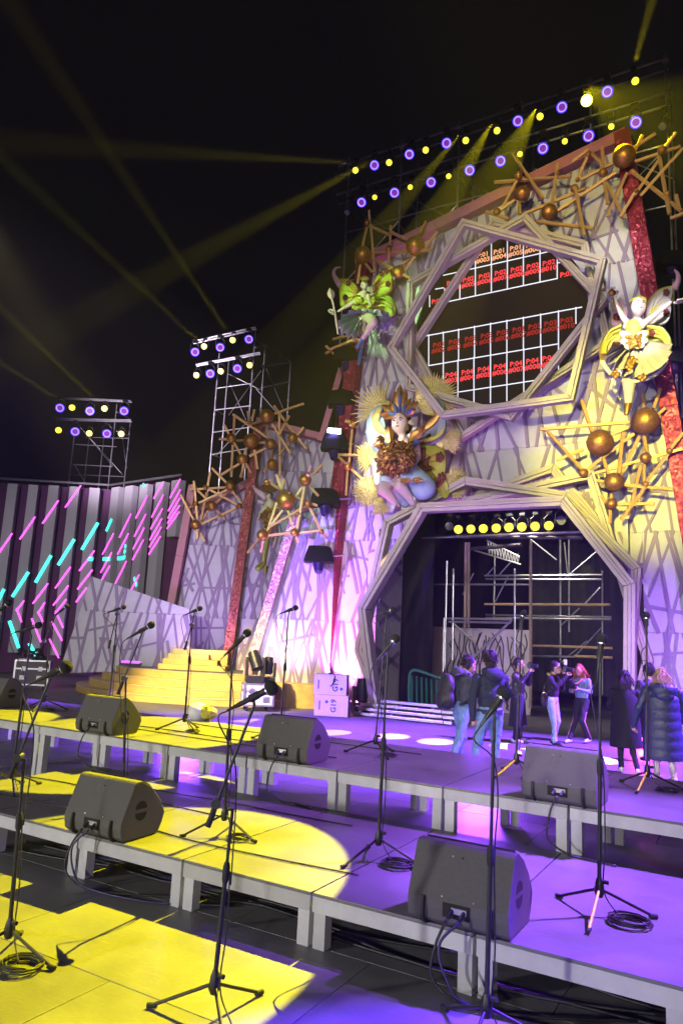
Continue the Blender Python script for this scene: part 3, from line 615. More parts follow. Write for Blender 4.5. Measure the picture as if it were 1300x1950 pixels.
# ================================================================== smooth bodies from merged volumes
def mesh_eval(me, vox, it=3):
    o = bpy.data.objects.new('tmp', me); TMP.collection.objects.link(o)
    r = o.modifiers.new('r', 'REMESH'); r.mode = 'VOXEL'; r.voxel_size = vox
    sm = o.modifiers.new('s', 'SMOOTH'); sm.iterations = it; sm.factor = .5
    VL.update(); dg = VL.depsgraph; out = bpy.data.meshes.new_from_object(o.evaluated_get(dg)); bpy.data.objects.remove(o); bpy.data.meshes.remove(me); return out
def body(name, prims, mats, vox, parent=None, extra=None, it=3, wrinkle=0.):
    """prims: ('c', p, q, r1, r2, mat) tapered limb | ('e', centre, radii, mat, rot)"""
    mb = MB()
    for p in prims:
        if p[0] == 'c':
            a, b = V(p[1]), V(p[2]); d = b-a; L = d.length; d.normalize(); r1, r2 = p[3], p[4]; pts = []; rs = []
            for k in range(6): t = -math.pi/2+math.pi/2*(k+.35)/6; pts.append(a+d*r1*math.sin(t)); rs.append(r1*math.cos(t))
            for k in range(6): t = math.pi/2*(k+.0)/6; pts.append(b+d*r2*math.sin(t)); rs.append(max(.0008, r2*math.cos(t)))
            mb.tube(pts, rs, 14)
        else: mb.sph(p[1], p[2], 18, 12, p[4] if len(p) > 4 else None)
    me = bpy.data.meshes.new(name); me.from_pydata(mb.v, [], mb.f)
    bm = bmesh.new(); bm.from_mesh(me); bmesh.ops.recalc_face_normals(bm, faces=bm.faces); bm.to_mesh(me); bm.free()
    me = mesh_eval(me, vox, it); me.name = name
    n = len(me.polygons); C = np.empty(n*3); me.polygons.foreach_get('center', C); C = C.reshape(-1, 3)
    best = np.full(n, 1e9); idx = np.zeros(n, int)
    for p in prims:
        if p[0] == 'c':
            a, b = np.array(p[1]), np.array(p[2]); ab = b-a; t = np.clip(((C-a) @ ab)/max(1e-9, ab @ ab), 0, 1)
            dd = np.linalg.norm(C-(a+t[:, None]*ab), axis=1)-(p[3]+(p[4]-p[3])*t); mi = p[5]
        else:
            q = C-np.array(p[1])
            if len(p) > 4: q = q @ np.array(p[4])
            r = np.array(p[2] if hasattr(p[2], '__len__') else (p[2],)*3); dd = (np.linalg.norm(q/r, axis=1)-1)*r.min(); mi = p[3]
        u = dd < best; best[u] = dd[u]; idx[u] = mi
    if wrinkle:                   # folds of cloth on everything that is not skin
        from mathutils import noise
        cloth = set(); 
        for p in me.polygons:
            if idx[p.index] in (1, 2): cloth.update(p.vertices)
        nv = len(me.vertices); NR = np.empty(nv*3); CO = np.empty(nv*3); me.vertices.foreach_get('normal', NR); me.vertices.foreach_get('co', CO); NR = NR.reshape(-1, 3); CO = CO.reshape(-1, 3)
        for i in cloth:
            c = V(CO[i]); k = noise.noise(V((c.x*9, c.y*9, c.z*5)))+.6*noise.noise(V((c.x*17+3, c.y*17, c.z*13))); CO[i] += NR[i]*(wrinkle*(abs(k)*1.6-.5))
        me.vertices.foreach_set('co', CO.ravel()); me.update()
    if extra is not None:          # fingers and the like, rooted inside the volume
        bm = bmesh.new(); bm.from_mesh(me); base = len(bm.faces)
        for mbx, mi in extra:
            vs = [bm.verts.new(v) for v in mbx.v]
            for f in mbx.f:
                try: bm.faces.new([vs[i] for i in f])
                except ValueError: pass
            idx = np.concatenate([idx, np.full(len(bm.faces)-len(idx), mi)])
        bmesh.ops.recalc_face_normals(bm, faces=bm.faces[base:] if False else [f for f in bm.faces if f.index >= base or f.index < 0]); bm.to_mesh(me); bm.free()
    for m in mats: me.materials.append(m)
    me.polygons.foreach_set('material_index', idx[:len(me.polygons)].astype(np.int32)); me.polygons.foreach_set('use_smooth', np.ones(len(me.polygons), bool)); me.update()
    return link(name, me, parent)
def plate(name, pts, th, m, parent, bulge=0., seg=5, bevel=.0):
    """curved-outline slab: front outline in world points, thickness along the view into the set, middle bulged forward"""
    P = spline(pts+[pts[0]], seg)[:-1]; c = sum(P, V())/len(P); n = len(P)
    rings = [[p+FH*th for p in P], P, [p.lerp(c, .12)-FH*(bulge*.45+.02) for p in P], [p.lerp(c, .45)-FH*(bulge*.9+.02) for p in P], [p.lerp(c, .8)-FH*(bulge+.02) for p in P]]
    return MB().loft(rings).build(name, m, parent, True)
def leaf(name, a, b, w, m, parent, th=.05, bend=.15):
    a, b = V(a), V(b); d = b-a; L = d.length; s = d.cross(FH).normalized(); mb = MB(); R = []
    for i in range(7):
        t = i/6; wd = w*math.sin(math.pi*min(1, .12+.88*t))**.8*.5+.004; p = a+d*t-FH*(bend*L*math.sin(math.pi*t*.6))
        R.append([p+s*wd, p-FH*th, p-s*wd, p+FH*th*.6])
    return mb.loft(R).build(name, m, parent, True)
SKIN = mat('painted_skin', (.62, .47, .42), .45, 0, .05, 6); HAIR = mat('dark_hair_paint', (.03, .015, .012), .5)
PBLUE = mat('pale_blue_paint', (.38, .52, .60), .5, 0, .15, 4); OLIVE = mat('olive_wing_paint', (.42, .42, .05), .5, 0, .2, 3); LIME = mat('lime_wing_paint', (.38, .58, .08), .5, 0, .15, 3)
SUNG = mat('sunburst_gold', (.86, .62, .22), .42, .25, .22, 18, spark=26); BRONZE = mat('brown_bronze', (.17, .065, .025), .33, .5, .35, 12, .2, 30); LEAFG = mat('gold_leaf', (.42, .22, .05), .35, .6, .25, 14); BLUEP = mat('blue_petal', (.10, .16, .34), .4, .1, .15, 8)
PLUM = mat('plum_marks', (.14, .02, .02), .5); WHP = mat('white_pleat', (.72, .66, .68), .55, 0, .06, 5); PINKW = mat('pink_wing_paint', (.55, .32, .42), .5, 0, .15, 5); MINT = mat('mint_pleat', (.50, .66, .56), .55, 0, .06, 5); VIOP = mat('violet_pleat', (.20, .12, .45), .5); BOOT = mat('green_boot', (.20, .24, .02), .4)
def face(t, c, r, d=None):
    """eyes, brows, nose and mouth on the front of a figure's head; d = facing"""
    d = (d or -FH).normalized(); s = d.cross(UP).normalized()
    for k in (-1, 1):
        e = c+d*r*.86+s*(k*r*.36)+UP*r*.10
        ey = MB().sph(e, (r*.17, r*.17, r*.10), 10, 6).build('eye', WHITE, t, 'all'); MB().sph(e+d*r*.12, r*.09, 8, 5).build('pupil', HAIR, ey, 'all')
        MB().tube(spline([e+UP*r*.2-s*(k*r*.22)+d*.08*r, e+UP*r*.28+d*.1*r, e+UP*r*.18+s*(k*r*.2)], 3), r*.04, 6).build('eyebrow', HAIR, t, 'all')
    MB().tube([c+d*r*.9+UP*r*.1, c+d*r*1.08-UP*r*.22, c+d*r*.92-UP*r*.26], [r*.06, r*.13, r*.07], 8).build('nose', SKIN, t, 'all')
    MB().sph(c+d*r*.86-UP*r*.52, (r*.24, r*.16, r*.08), 10, 6).build('mouth', mat('lip_paint', (.42, .10, .12), .4), t, 'all')
def fingers(wr, d, nrm, sc=1., curl=.5, side=1):
    """five tapered bent fingers leaving a palm that starts at the wrist"""
    d = V(d).normalized(); nrm = V(nrm); nrm = (nrm-d*nrm.dot(d)).normalized(); s = d.cross(nrm)*side; mb = MB(); wr = V(wr)
    for k, (o, L) in enumerate(((-.032, .07), (-.011, .08), (.011, .075), (.031, .058))):
        b = wr+(d*.075+s*o)*sc; p1 = b+(d*math.cos(curl*.5)+nrm*math.sin(curl*.5))*L*.5*sc; p2 = p1+(d*math.cos(curl*1.4)+nrm*math.sin(curl*1.4))*L*.3*sc; p3 = p2+(d*math.cos(curl*2.2)+nrm*math.sin(curl*2.2))*L*.25*sc
        mb.tube([b-d*.02*sc, b, p1, p2, p3], [.0085*sc, .0095*sc, .009*sc, .008*sc, .005*sc], 7)
    b = wr+(d*.03-s*.03)*sc; p1 = b+(d*.6-s*.7+nrm*.3).normalized()*.04*sc; p2 = p1+(d*.85-s*.3+nrm*.5).normalized()*.03*sc
    mb.tube([b+s*.01*sc, b, p1, p2], [.011*sc, .0115*sc, .0105*sc, .007*sc], 7)
    return mb
def sunburst(t, q, cx, cy, r0, r1, a0, a1, n, s, m=SUNG, seed=0):
    rr = random.Random(seed); c = q(cx, cy); k = depth(c)/FPX/s
    pt = MB().sph(c, (r0*k*1.12, .07, r0*k*1.12), 24, 14, Matrix.Rotation(YAW, 3, 'Z')).build('sunburst', m, t, 'all')
    for i in range(n):
        a = math.radians(a0+(a1-a0)*(i+.5)/n); d = RH*math.cos(a)+UP*math.sin(a); L = r1*rr.uniform(.95, 1.18)
        MB().tube([c+d*r0*k*.8, c+d*L*k-FH*.05], [.068, .004], 6).build('spike', m, pt, True)
# ---------------------------------------------------------------- central fairy with the bouquet
q0 = zm(670, 730, 5.909); Q = lambda x, y, dy=0.: atY(*q0(x, y), 17.75+dy); KS = 22/FPX/5.909
cfy = thing('fairy_figure', Q(570, 1300), 'large seated fairy with leaf crown holding a brown bouquet over the gate', 'statue')
for a in ((330, 300, 130, 330, 75, 215, 15), (235, 830, 90, 215, 95, 250, 16), (190, 1220, 95, 185, 60, 290, 26)): sunburst(cfy, lambda x, y: Q(x, y, .35), *a[:2], a[2], a[3], a[4], a[5], a[6], 5.909, seed=a[0])
for a in ((900, 170, 190, 300, -40, 130, 26), (1040, 650, 100, 190, -60, 70, 16), (1110, 1120, 110, 215, -80, 95, 24), (300, 1340, 60, 170, 240, 340, 10)): sunburst(cfy, lambda x, y: Q(x, y, .35), *a[:2], a[2], a[3], a[4], a[5], a[6], 5.909, seed=a[0])
plate('upper_wing', [Q(*p, .2) for p in [(365, 235), (270, 260), (190, 340), (160, 480), (170, 620), (230, 730), (330, 780), (385, 700), (385, 500), (350, 350)]], .14, PBLUE, cfy, .15)
plate('wing_scroll', [Q(*p, .05) for p in [(330, 270), (275, 330), (270, 420), (310, 500), (385, 560), (385, 590), (290, 550), (230, 470), (225, 370), (270, 290)]], .12, mat('pale_gold', (.7, .6, .2), .4, .3), cfy, .04)
plate('upper_wing', [Q(*p, .2) for p in [(830, 150), (950, 160), (1040, 240), (1060, 380), (1050, 560), (950, 670), (820, 690), (770, 610), (890, 480), (950, 370), (930, 240)]], .14, mat('grey_blue_wing', (.24, .27, .30), .45, .1, .15, 4), cfy, .12)
plate('wing_scroll', [Q(*p, .05) for p in [(760, 520), (880, 460), (950, 380), (960, 280), (920, 190), (960, 200), (990, 290), (975, 400), (900, 490), (780, 560)]], .12, LEAFG, cfy, .05)
plate('wing_scroll', [Q(*p, .02) for p in [(770, 640), (880, 620), (980, 570), (1040, 500), (1030, 560), (950, 630), (850, 660)]], .1, OLIVE, cfy, .04)
plate('lower_wing', [Q(*p, .2) for p in [(760, 690), (900, 695), (1030, 750), (1062, 880), (1050, 1050), (1095, 1190), (1060, 1290), (960, 1230), (870, 1100), (800, 900)]], .14, OLIVE, cfy, .08)
plate('lower_wing', [Q(*p, .2) for p in [(230, 870), (310, 800), (340, 950), (330, 1080), (270, 1130), (235, 1000)]], .14, WHITE, cfy, .08)
for cx, cy in ((985, 830), (1005, 1060), (960, 1110)):
    for k in range(5):
        a = k*1.256; MB().sph(Q(cx+34*math.cos(a), cy+34*math.sin(a), .06), (.05, .03, .08), 8, 5).build('petal_mark', PLUM, cfy, 'all')
for i in range(26):
    rr = random.Random(i); MB().sph(Q(rr.uniform(740, 860), rr.uniform(600, 980), .08), (.12, .05, .05), 6, 4, Matrix.Rotation(rr.uniform(0, 3), 3, 'Y')).build('wing_feather', PLUM, cfy, 'all')
R1 = 112*KS
B = [('e', Q(540, 455, -.25), (R1*.8, R1*.85, R1*1.08), 0), ('c', Q(560, 530, -.2), Q(570, 640, -.15), .10, .12, 0), ('e', Q(580, 700, -.1), (.42, .2, .18), 0), ('c', Q(580, 720, -.1), Q(560, 960, -.1), .27, .24, 0),
     ('c', Q(715, 700, -.1), Q(735, 840, -.22), .14, .11, 0), ('c', Q(735, 840, -.22), Q(610, 980, -.62), .11, .075, 0), ('c', Q(610, 985, -.62), Q(560, 1015, -.66), .085, .06, 0),
     ('c', Q(445, 700, -.1), Q(360, 840, -.3), .14, .11, 0), ('c', Q(360, 840, -.3), Q(420, 960, -.5), .11, .08, 0),
     ('c', Q(500, 1010, -.1), Q(350, 1190, -.6), .26, .19, 0), ('c', Q(350, 1190, -.6), Q(480, 1330, -.35), .19, .10, 0), ('c', Q(620, 1010, -.1), Q(540, 1150, -.6), .25, .19, 0), ('c', Q(540, 1150, -.6), Q(680, 1340, -.3), .18, .10, 0)]
fg = fingers(Q(600, 990, -.64), Q(520, 1030, -.66)-Q(600, 990, -.64), -UP*.3+FH, 3.2, .25)
body('body', B, [SKIN], .035, cfy, [(fg, 0)])
face(cfy, Q(530, 455, -.25), R1*.86, -FH*.93-RH*.3)
body('hair', [('e', Q(560, 420, -.15), (R1*.88, R1*.9, R1*.95), 0), ('e', Q(610, 470, -.1), (R1*.6, R1*.7, R1*.9), 0)], [HAIR], .04, cfy)
MB().tube([Q(610, 450, -.2), Q(660, 440, -.15), Q(720, 480, -.1)], [.07, .09, .01], 8).build('pointed_ear', SKIN, cfy, 'all')
MB().sph(Q(620, 500, -.4), (.05, .05, .09), 8, 6).build('earring', LEAFG, cfy, 'all')
for i, (x0, y0, x1, y1, w, m) in enumerate([(540, 330, 535, 30, .42, LEAFG), (530, 330, 470, 90, .3, LEAFG), (555, 330, 610, 80, .3, LEAFG), (510, 340, 430, 200, .3, LEAFG), (570, 340, 660, 170, .3, LEAFG), (500, 350, 330, 270, .3, LEAFG), (590, 350, 740, 210, .34, LEAFG), (600, 355, 720, 300, .25, LEAFG), (490, 355, 360, 400, .26, LEAFG),
     (535, 320, 535, 90, .16, BLUEP), (505, 335, 470, 225, .18, BLUEP), (575, 330, 600, 225, .18, BLUEP), (490, 350, 390, 330, .18, BLUEP), (600, 345, 690, 285, .18, BLUEP),
     (650, 660, 730, 530, .22, BLUEP), (640, 670, 820, 480, .42, LEAFG), (650, 690, 770, 640, .25, BLUEP), (440, 660, 420, 570, .18, BLUEP), (440, 680, 380, 560, .36, LEAFG), (450, 700, 350, 690, .3, BLUEP), (430, 640, 400, 490, .4, LEAFG)]):
    leaf('crown_leaf' if i < 14 else 'collar_leaf', Q(x0, y0, -.3-.01*i), Q(x1, y1, -.25-.01*i), w*.62, m, cfy, .05)
for i in range(46):       # curled acanthus leaves filling crown and collar
    rr = random.Random(500+i); a = math.radians(rr.uniform(15, 165)); r0, r1 = rr.uniform(40, 150), rr.uniform(90, 260); cx, cy = (545, 390)
    if i > 30: cx, cy = rr.choice(((720, 600), (430, 610))); r0, r1 = rr.uniform(0, 40), rr.uniform(60, 130); a = math.radians(rr.uniform(0, 360))
    leaf('acanthus_leaf', Q(cx+r0*math.cos(a), cy-r0*math.sin(a), -.28), Q(cx+(r0+r1*.45)*math.cos(a+.2), cy-(r0+r1*.45)*math.sin(a+.2), -.34), rr.uniform(.1, .17), LEAFG if rr.random() < .7 else BRONZE, cfy, .04)
for i in range(150):       # the bouquet: crumpled bronze flowers and ribbons
    rr = random.Random(100+i); a = rr.uniform(0, 6.28); r = math.sqrt(rr.random()); x = 485+215*r*math.cos(a)-40*math.sin(a)*r; y = 850+200*r*math.sin(a)
    if y > 1000 and x < 330: continue
    zf = -.62-.35*math.sqrt(max(0, 1-r*r))
    M = Matrix.Rotation(rr.uniform(0, 3), 3, 'Y') @ Matrix.Rotation(rr.uniform(-.6, .6), 3, 'X')
    MB().sph(Q(x, y, zf), (rr.uniform(.05, .17), rr.uniform(.04, .08), rr.uniform(.03, .075)), 8, 5, M).build('bouquet_petal', BRONZE if rr.random() < .75 else LEAFG, cfy, 'all')
w = MB().tube([Q(318, 900, -.6), Q(315, 730, -.6)], .035, 8).build('scepter', BLUEP, cfy, True)
for p in ((315, 640, 315, 590), (295, 690, 270, 660), (335, 690, 350, 670), (315, 720, 315, 620)): leaf('scepter_leaf', Q(p[0], p[1]+20, -.62), Q(p[2], p[3], -.62), .26, BRONZE, w, .06)
G = [('c', Q(600, 960, -.15), Q(800, 1170, -.15), .28, .36, 0), ('c', Q(480, 960, -.2), Q(400, 1080, -.45), .26, .24, 0), ('c', Q(560, 960, -.3), Q(600, 1060, -.42), .26, .24, 0), ('c', Q(760, 1100, -.2), Q(875, 1185, -.15), .24, .14, 0), ('c', Q(560, 1200, .1), Q(600, 1330, .15), .3, .18, 0)]
body('gown', G, [PBLUE], .045, cfy)
for x, y in ((605, 1095), (735, 1090)):
    for k in range(5): a = k*1.256; MB().sph(Q(x+30*math.cos(a), y+16*math.sin(a), -.85), (.09, .04, .045), 8, 5).build('gold_flower', LEAFG, cfy, 'all')
def veins(q, root, tips, dy, t, m, r=.022):
    a = q(*root, dy)
    for x, y in tips:
        b = q(x, y, dy+.04); mid = a.lerp(b, .5)+UP*.06; MB().tube(spline([a, mid, b], 5), [r*(1-.075*i) for i in range(11)], 6).build('wing_vein', m, t, 'all')
# ---------------------------------------------------------------- pleated skirts
def pleats(name, q, cx, cy, r0, rim, n, m, parent, dz0=-.1, dz1=-.5, m2=None):
    """fan of box pleats from a waist ring to a rim given as points"""
    R = spline([q(*p, dz1) for p in rim], max(2, n//(len(rim)-1))); N = len(R); c = q(cx, cy, dz0); ins = [c.lerp(p, r0) for p in R]
    for i in range(0, N-2, 2):
        a, b, e = R[i], R[i+1], R[i+2]; fo = -FH*.34
        for u, v_, iu, iv, f0, f1 in ((a, b, ins[i], ins[i+1], 0, 1), (b, e, ins[i+1], ins[i+2], 1, 0)):
            P = [iu+fo*f0*.4, iv+fo*f1*.4, v_+fo*f1*1.2, u+fo*f0*1.2]
            MB().add(P+[p+FH*.045 for p in P], [(0, 1, 2, 3), (7, 6, 5, 4), (0, 4, 5, 1), (1, 5, 6, 2), (2, 6, 7, 3), (3, 7, 4, 0)]).build(name, (m2 or m) if i > N*.62 else m, parent)
veins(Q, (790, 900), [(1030, 780), (1045, 900), (1040, 1060), (1060, 1220), (960, 1180)], .1, cfy, LEAFG, .03)
# ---------------------------------------------------------------- upper left fairy with the wand
q1 = zm(620, 490, 8.125); Q1 = lambda x, y, dy=0.: atY(*q1(x, y), 17.9+dy)
f1 = thing('fairy_figure', Q1(570, 1640), 'green lit dancing fairy with wand beside the upper left frames', 'statue')
ORNG = mat('orange_wing_edge', (.5, .2, .05), .5, 0, .15, 5)
plate('wing_edge', [Q1(*p, .34) for p in [(185, 330), (330, 328), (440, 390), (515, 475), (535, 565), (450, 655), (350, 735), (232, 752), (212, 600), (200, 430)]], .08, ORNG, f1, .02)
plate('upper_wing', [Q1(*p, .25) for p in [(215, 350), (330, 345), (430, 405), (495, 480), (515, 560), (440, 640), (350, 720), (243, 735), (228, 600), (222, 430)]], .1, OLIVE, f1, .08)
MB().tube(spline([Q1(*p, .3) for p in [(225, 430), (180, 370), (135, 290), (130, 215), (165, 165), (232, 155)]], 5), [.11-.0037*i for i in range(26)], 8).build('wing_curl', PINKW, f1, 'all')
plate('wing_edge', [Q1(*p, .34) for p in [(1022, 155), (895, 195), (768, 325), (708, 470), (690, 575), (860, 598), (990, 555), (1045, 455), (1045, 320)]], .08, ORNG, f1, .02)
plate('upper_wing', [Q1(*p, .25) for p in [(1005, 180), (900, 212), (782, 333), (722, 470), (705, 560), (860, 580), (980, 540), (1030, 450), (1030, 320)]], .1, OLIVE, f1, .08)
plate('lower_wing', [Q1(*p, .2) for p in [(700, 620), (860, 590), (990, 610), (1070, 710), (1082, 850), (990, 900), (930, 830), (800, 785), (690, 770)]], .12, LIME, f1, .2)
for yy in (640, 700, 755): MB().tube(spline([Q1(720, yy, -.05), Q1(880, yy-10, -.1), Q1(1000, yy+45, -.02), Q1(1040, yy+120, .1)], 5), .035, 6).build('wing_rib', OLIVE, f1, 'all')
for cx, cy in ((350, 400), (300, 620), (960, 410), (860, 250), (930, 210)):
    for k in range(5): a = k*1.256; MB().sph(Q1(cx+26*math.cos(a), cy+26*math.sin(a), .14), (.035, .03, .055), 6, 4).build('petal_mark', PLUM, f1, 'all')
veins(Q1, (500, 590), [(235, 380), (240, 520), (260, 700), (330, 370), (420, 440)], .14, f1, ORNG); veins(Q1, (715, 540), [(985, 215), (1015, 330), (1010, 440), (900, 250), (820, 330)], .14, f1, ORNG)
R1 = 78*22/FPX/8.125
B = [('e', Q1(600, 430, -.3), (R1*.8, R1*.85, R1*1.05), 0), ('c', Q1(600, 480, -.25), Q1(590, 590, -.15), .07, .08, 0), ('c', Q1(580, 620, -.1), Q1(575, 800, -.1), .20, .17, 0), ('c', Q1(500, 650, -.1), Q1(350, 745, -.2), .085, .065, 0), ('c', Q1(350, 745, -.2), Q1(190, 835, -.3), .065, .04, 0), ('c', Q1(650, 640, -.1), Q1(700, 740, -.3), .085, .07, 0), ('c', Q1(700, 740, -.3), Q1(660, 640, -.45), .07, .05, 0), ('e', Q1(655, 610, -.45), (.07, .05, .12), 0),
     ('c', Q1(600, 850, -.1), Q1(735, 1000, -.6), .19, .15, 0), ('c', Q1(735, 1000, -.6), Q1(560, 1270, -.5), .13, .07, 0), ('c', Q1(560, 1270, -.5), Q1(480, 1390, -.5), .075, .055, 2), ('c', Q1(560, 860, -.1), Q1(575, 1120, -.3), .17, .12, 0), ('c', Q1(575, 1120, -.3), Q1(545, 1430, -.25), .11, .065, 0), ('c', Q1(545, 1430, -.25), Q1(510, 1650, -.3), .075, .05, 2)]
body('body', B, [SKIN, OLIVE, BLUEP], .03, f1, [(fingers(Q1(195, 832, -.3), Q1(150, 850, -.3)-Q1(195, 832, -.3), UP, 2.6, .9), 0), (fingers(Q1(655, 600, -.47), UP*.8+RH*.2, FH, 2.4, .2), 0)])
face(f1, Q1(592, 430, -.3), R1*.86, -FH-RH*.3+UP*.1); body('hair', [('e', Q1(625, 395, -.2), (R1*.95, R1, R1*.9), 0), ('e', Q1(650, 440, -.15), (R1*.6, R1*.6, R1*.9), 0)], [HAIR], .03, f1)
for k in range(7): leaf('crown_leaf', Q1(555+15*k, 360, -.4), Q1(535+22*k, 285+8*abs(k-3), -.4), .06, LEAFG, f1, .03)
for k in range(22):
    rr = random.Random(k); p = Q1(rr.uniform(440, 720), rr.uniform(600, 800), -.3); leaf('bodice_leaf', p, p+V((rr.uniform(-.3, .3), -.05, rr.uniform(-.25, .25))), .16, OLIVE if k % 3 else LEAFG, f1, .04)
pleats('pleat', Q1, 600, 860, .30, [(880, 900), (720, 880), (560, 875), (420, 890), (300, 940), (215, 1020), (190, 1110), (250, 1200), (340, 1260), (450, 1280), (530, 1220)], 22, MINT, f1, -.15, -.55)
pleats('pleat', Q1, 700, 960, .2, [(930, 910), (985, 970), (1000, 1060), (960, 1130), (860, 1140), (740, 1120)], 9, VIOP, f1, -.1, -.35)
pleats('petticoat', Q1, 780, 1100, .2, [(940, 1130), (900, 1190), (810, 1210), (720, 1180)], 5, MINT, f1, 0, -.2)
wd = MB().tube([Q1(75, 540, -.4), Q1(140, 850, -.4), Q1(192, 1190, -.4)], .035, 8).build('wand', PINKW, f1, True); leaf('wand_tip', Q1(95, 640, -.4), Q1(65, 490, -.4), .22, PINKW, wd, .07)
# ---------------------------------------------------------------- right fairy with the pleated skirt
q3 = zm(1120, 520, 6.5); Q3 = lambda x, y, dy=0.: atY(*q3(x, y), 17.7+dy)
f3 = thing('fairy_figure', Q3(480, 1750), 'white pleated fairy with raised arms on the right of the screen', 'statue')
PALEG = mat('pale_green_wing', (.45, .52, .2), .5, 0, .15, 4)
plate('wing_edge', [Q3(*p, .34) for p in [(728, 400), (760, 310), (870, 200), (1035, 155), (1062, 190), (1040, 340), (955, 470), (728, 560)]], .08, OLIVE, f3, .02)
plate('upper_wing', [Q3(*p, .25) for p in [(745, 400), (775, 320), (880, 215), (1020, 172), (1040, 210), (1020, 330), (940, 460), (745, 540)]], .1, mat('lilac_wing', (.50, .46, .46), .5, 0, .1, 4), f3, .06)
MB().tube(spline([Q3(*p, .3) for p in [(1050, 200), (1090, 130), (1108, 60), (1095, 0), (1060, -40)]], 5), [.10-.004*i for i in range(21)], 8).build('wing_curl', PINKW, f3, 'all')
plate('lower_wing', [Q3(*p, .3) for p in [(760, 600), (900, 480), (1010, 400), (1015, 500), (980, 600), (900, 640), (800, 640)]], .1, mat('lilac_wing', (.5, .46, .46)), f3, .05)
plate('upper_wing', [Q3(*p, .3) for p in [(480, 500), (440, 380), (380, 300), (330, 460), (295, 580), (320, 640), (400, 640), (450, 600)]], .1, PINKW, f3, .05)
for sgn, cxx in ((-1, 400), (1, 740)):      # big curled shells at the hips
    pts = [(400, 640), (280, 690), (190, 800), (155, 950), (185, 1060), (230, 1010), (280, 900), (400, 860)] if sgn < 0 else [(720, 640), (860, 660), (960, 740), (1015, 880), (990, 1060), (900, 1090), (950, 980), (900, 890), (720, 850)]
    plate('hip_shell', [Q3(*p, .1) for p in pts], .16, mat('amber_shell', (.55, .36, .08), .5, 0, .15, 4) if sgn < 0 else PALEG, f3, .2)
    for o in (0, 50, 100):
        rib = [(400, 650+o), (270, 720+o), (190+o*.3, 850+o*.5), (170+o*.4, 1000)] if sgn < 0 else [(720, 660+o), (880, 700+o), (980-o*.3, 820+o*.5), (985-o*.4, 1000)]
        MB().tube(spline([Q3(*p, -.12) for p in rib], 5), .04, 6).build('shell_rib', OLIVE, f3, 'all')
for cx, cy in ((960, 240), (960, 490), (340, 540), (780, 740)):
    for k in range(5): a = k*1.256; MB().sph(Q3(cx+26*math.cos(a), cy+26*math.sin(a), .14 if cx != 780 else -.2), (.035, .03, .055), 6, 4).build('petal_mark', PLUM, f3, 'all')
veins(Q3, (750, 520), [(1010, 200), (1010, 310), (880, 240), (950, 420)], .16, f3, OLIVE); veins(Q3, (450, 590), [(385, 330), (335, 470), (310, 590)], .22, f3, OLIVE)
R1 = 98*20/FPX/6.5
B = [('e', Q3(615, 420, -.3), (R1*.78, R1*.85, R1*1.05), 0), ('c', Q3(605, 480, -.25), Q3(590, 590, -.15), .075, .085, 0), ('e', Q3(575, 640, -.1), (.3, .14, .12), 0), ('c', Q3(560, 660, -.1), Q3(555, 850, -.1), .19, .16, 1), ('c', Q3(660, 650, -.1), Q3(760, 560, -.2), .08, .07, 0), ('c', Q3(760, 560, -.2), Q3(1010, 360, -.35), .07, .045, 0), ('c', Q3(490, 640, -.1), Q3(420, 540, -.2), .08, .07, 0), ('c', Q3(420, 540, -.2), Q3(310, 320, -.35), .07, .045, 0),
     ('c', Q3(530, 1000, -.1), Q3(500, 1360, -.35), .22, .17, 0), ('c', Q3(500, 1360, -.35), Q3(490, 1620, -.3), .16, .09, 0), ('c', Q3(490, 1620, -.3), Q3(465, 1740, -.35), .095, .06, 2)]
body('body', B, [mat('pale_skin', (.72, .60, .56), .45), mat('yellow_bodice', (.6, .48, .1), .45), LEAFG], .03, f3, [(fingers(Q3(1010, 360, -.35), Q3(1100, 350, -.35)-Q3(1010, 360, -.35), UP, 2.6, .2), 0), (fingers(Q3(310, 320, -.35), UP-RH*.3, FH, 2.4, .6), 0)])
face(f3, Q3(610, 415, -.3), R1*.84); body('hair', [('e', Q3(615, 385, -.2), (R1*.9, R1*.95, R1*.85), 0)], [LEAFG], .03, f3)
for k in range(7): leaf('crown_leaf', Q3(560+18*k, 350, -.35), Q3(530+28*k, 310-10*(3-abs(k-3)), -.35), .14, OLIVE, f3, .04)
pleats('pleat', Q3, 550, 850, .16, [(230, 960), (205, 1040), (230, 1130), (300, 1220), (400, 1290), (520, 1320), (640, 1310), (760, 1260), (860, 1190), (920, 1110), (945, 1010), (930, 930)], 26, WHP, f3, -.1, -.5)
MB().tube(spline([Q3(*p, -.42) for p in [(165, 1090), (250, 1220), (370, 1300), (520, 1335), (660, 1325), (800, 1265), (900, 1180), (955, 1090)]], 6), .06, 6).build('skirt_frill', WHP, f3, 'all')
for x0, y0, x1, y1 in ((520, 790, 370, 740), (520, 860, 370, 850), (580, 790, 730, 745), (580, 860, 730, 840), (530, 900, 430, 920), (570, 900, 680, 920)): leaf('waist_petal', Q3(x0, y0, -.4), Q3(x1, y1, -.5), .2, WHP, f3, .05)
for k in range(40):
    rr = random.Random(k+7); MB().sph(Q3(rr.uniform(460, 650), rr.uniform(770, 920), -.5), rr.uniform(.03, .06), 6, 4).build('bodice_jewel', LEAFG, f3, 'all')
for cx, cy in ((515, 1110), (330, 1250), (660, 1290), (535, 1080), (500, 1160)):
    for k in range(4): a = k*1.57; MB().sph(Q3(cx+30*math.cos(a), cy+30*math.sin(a), -.75), (.06, .03, .06), 6, 4).build('gold_flower', LEAFG, f3, 'all')
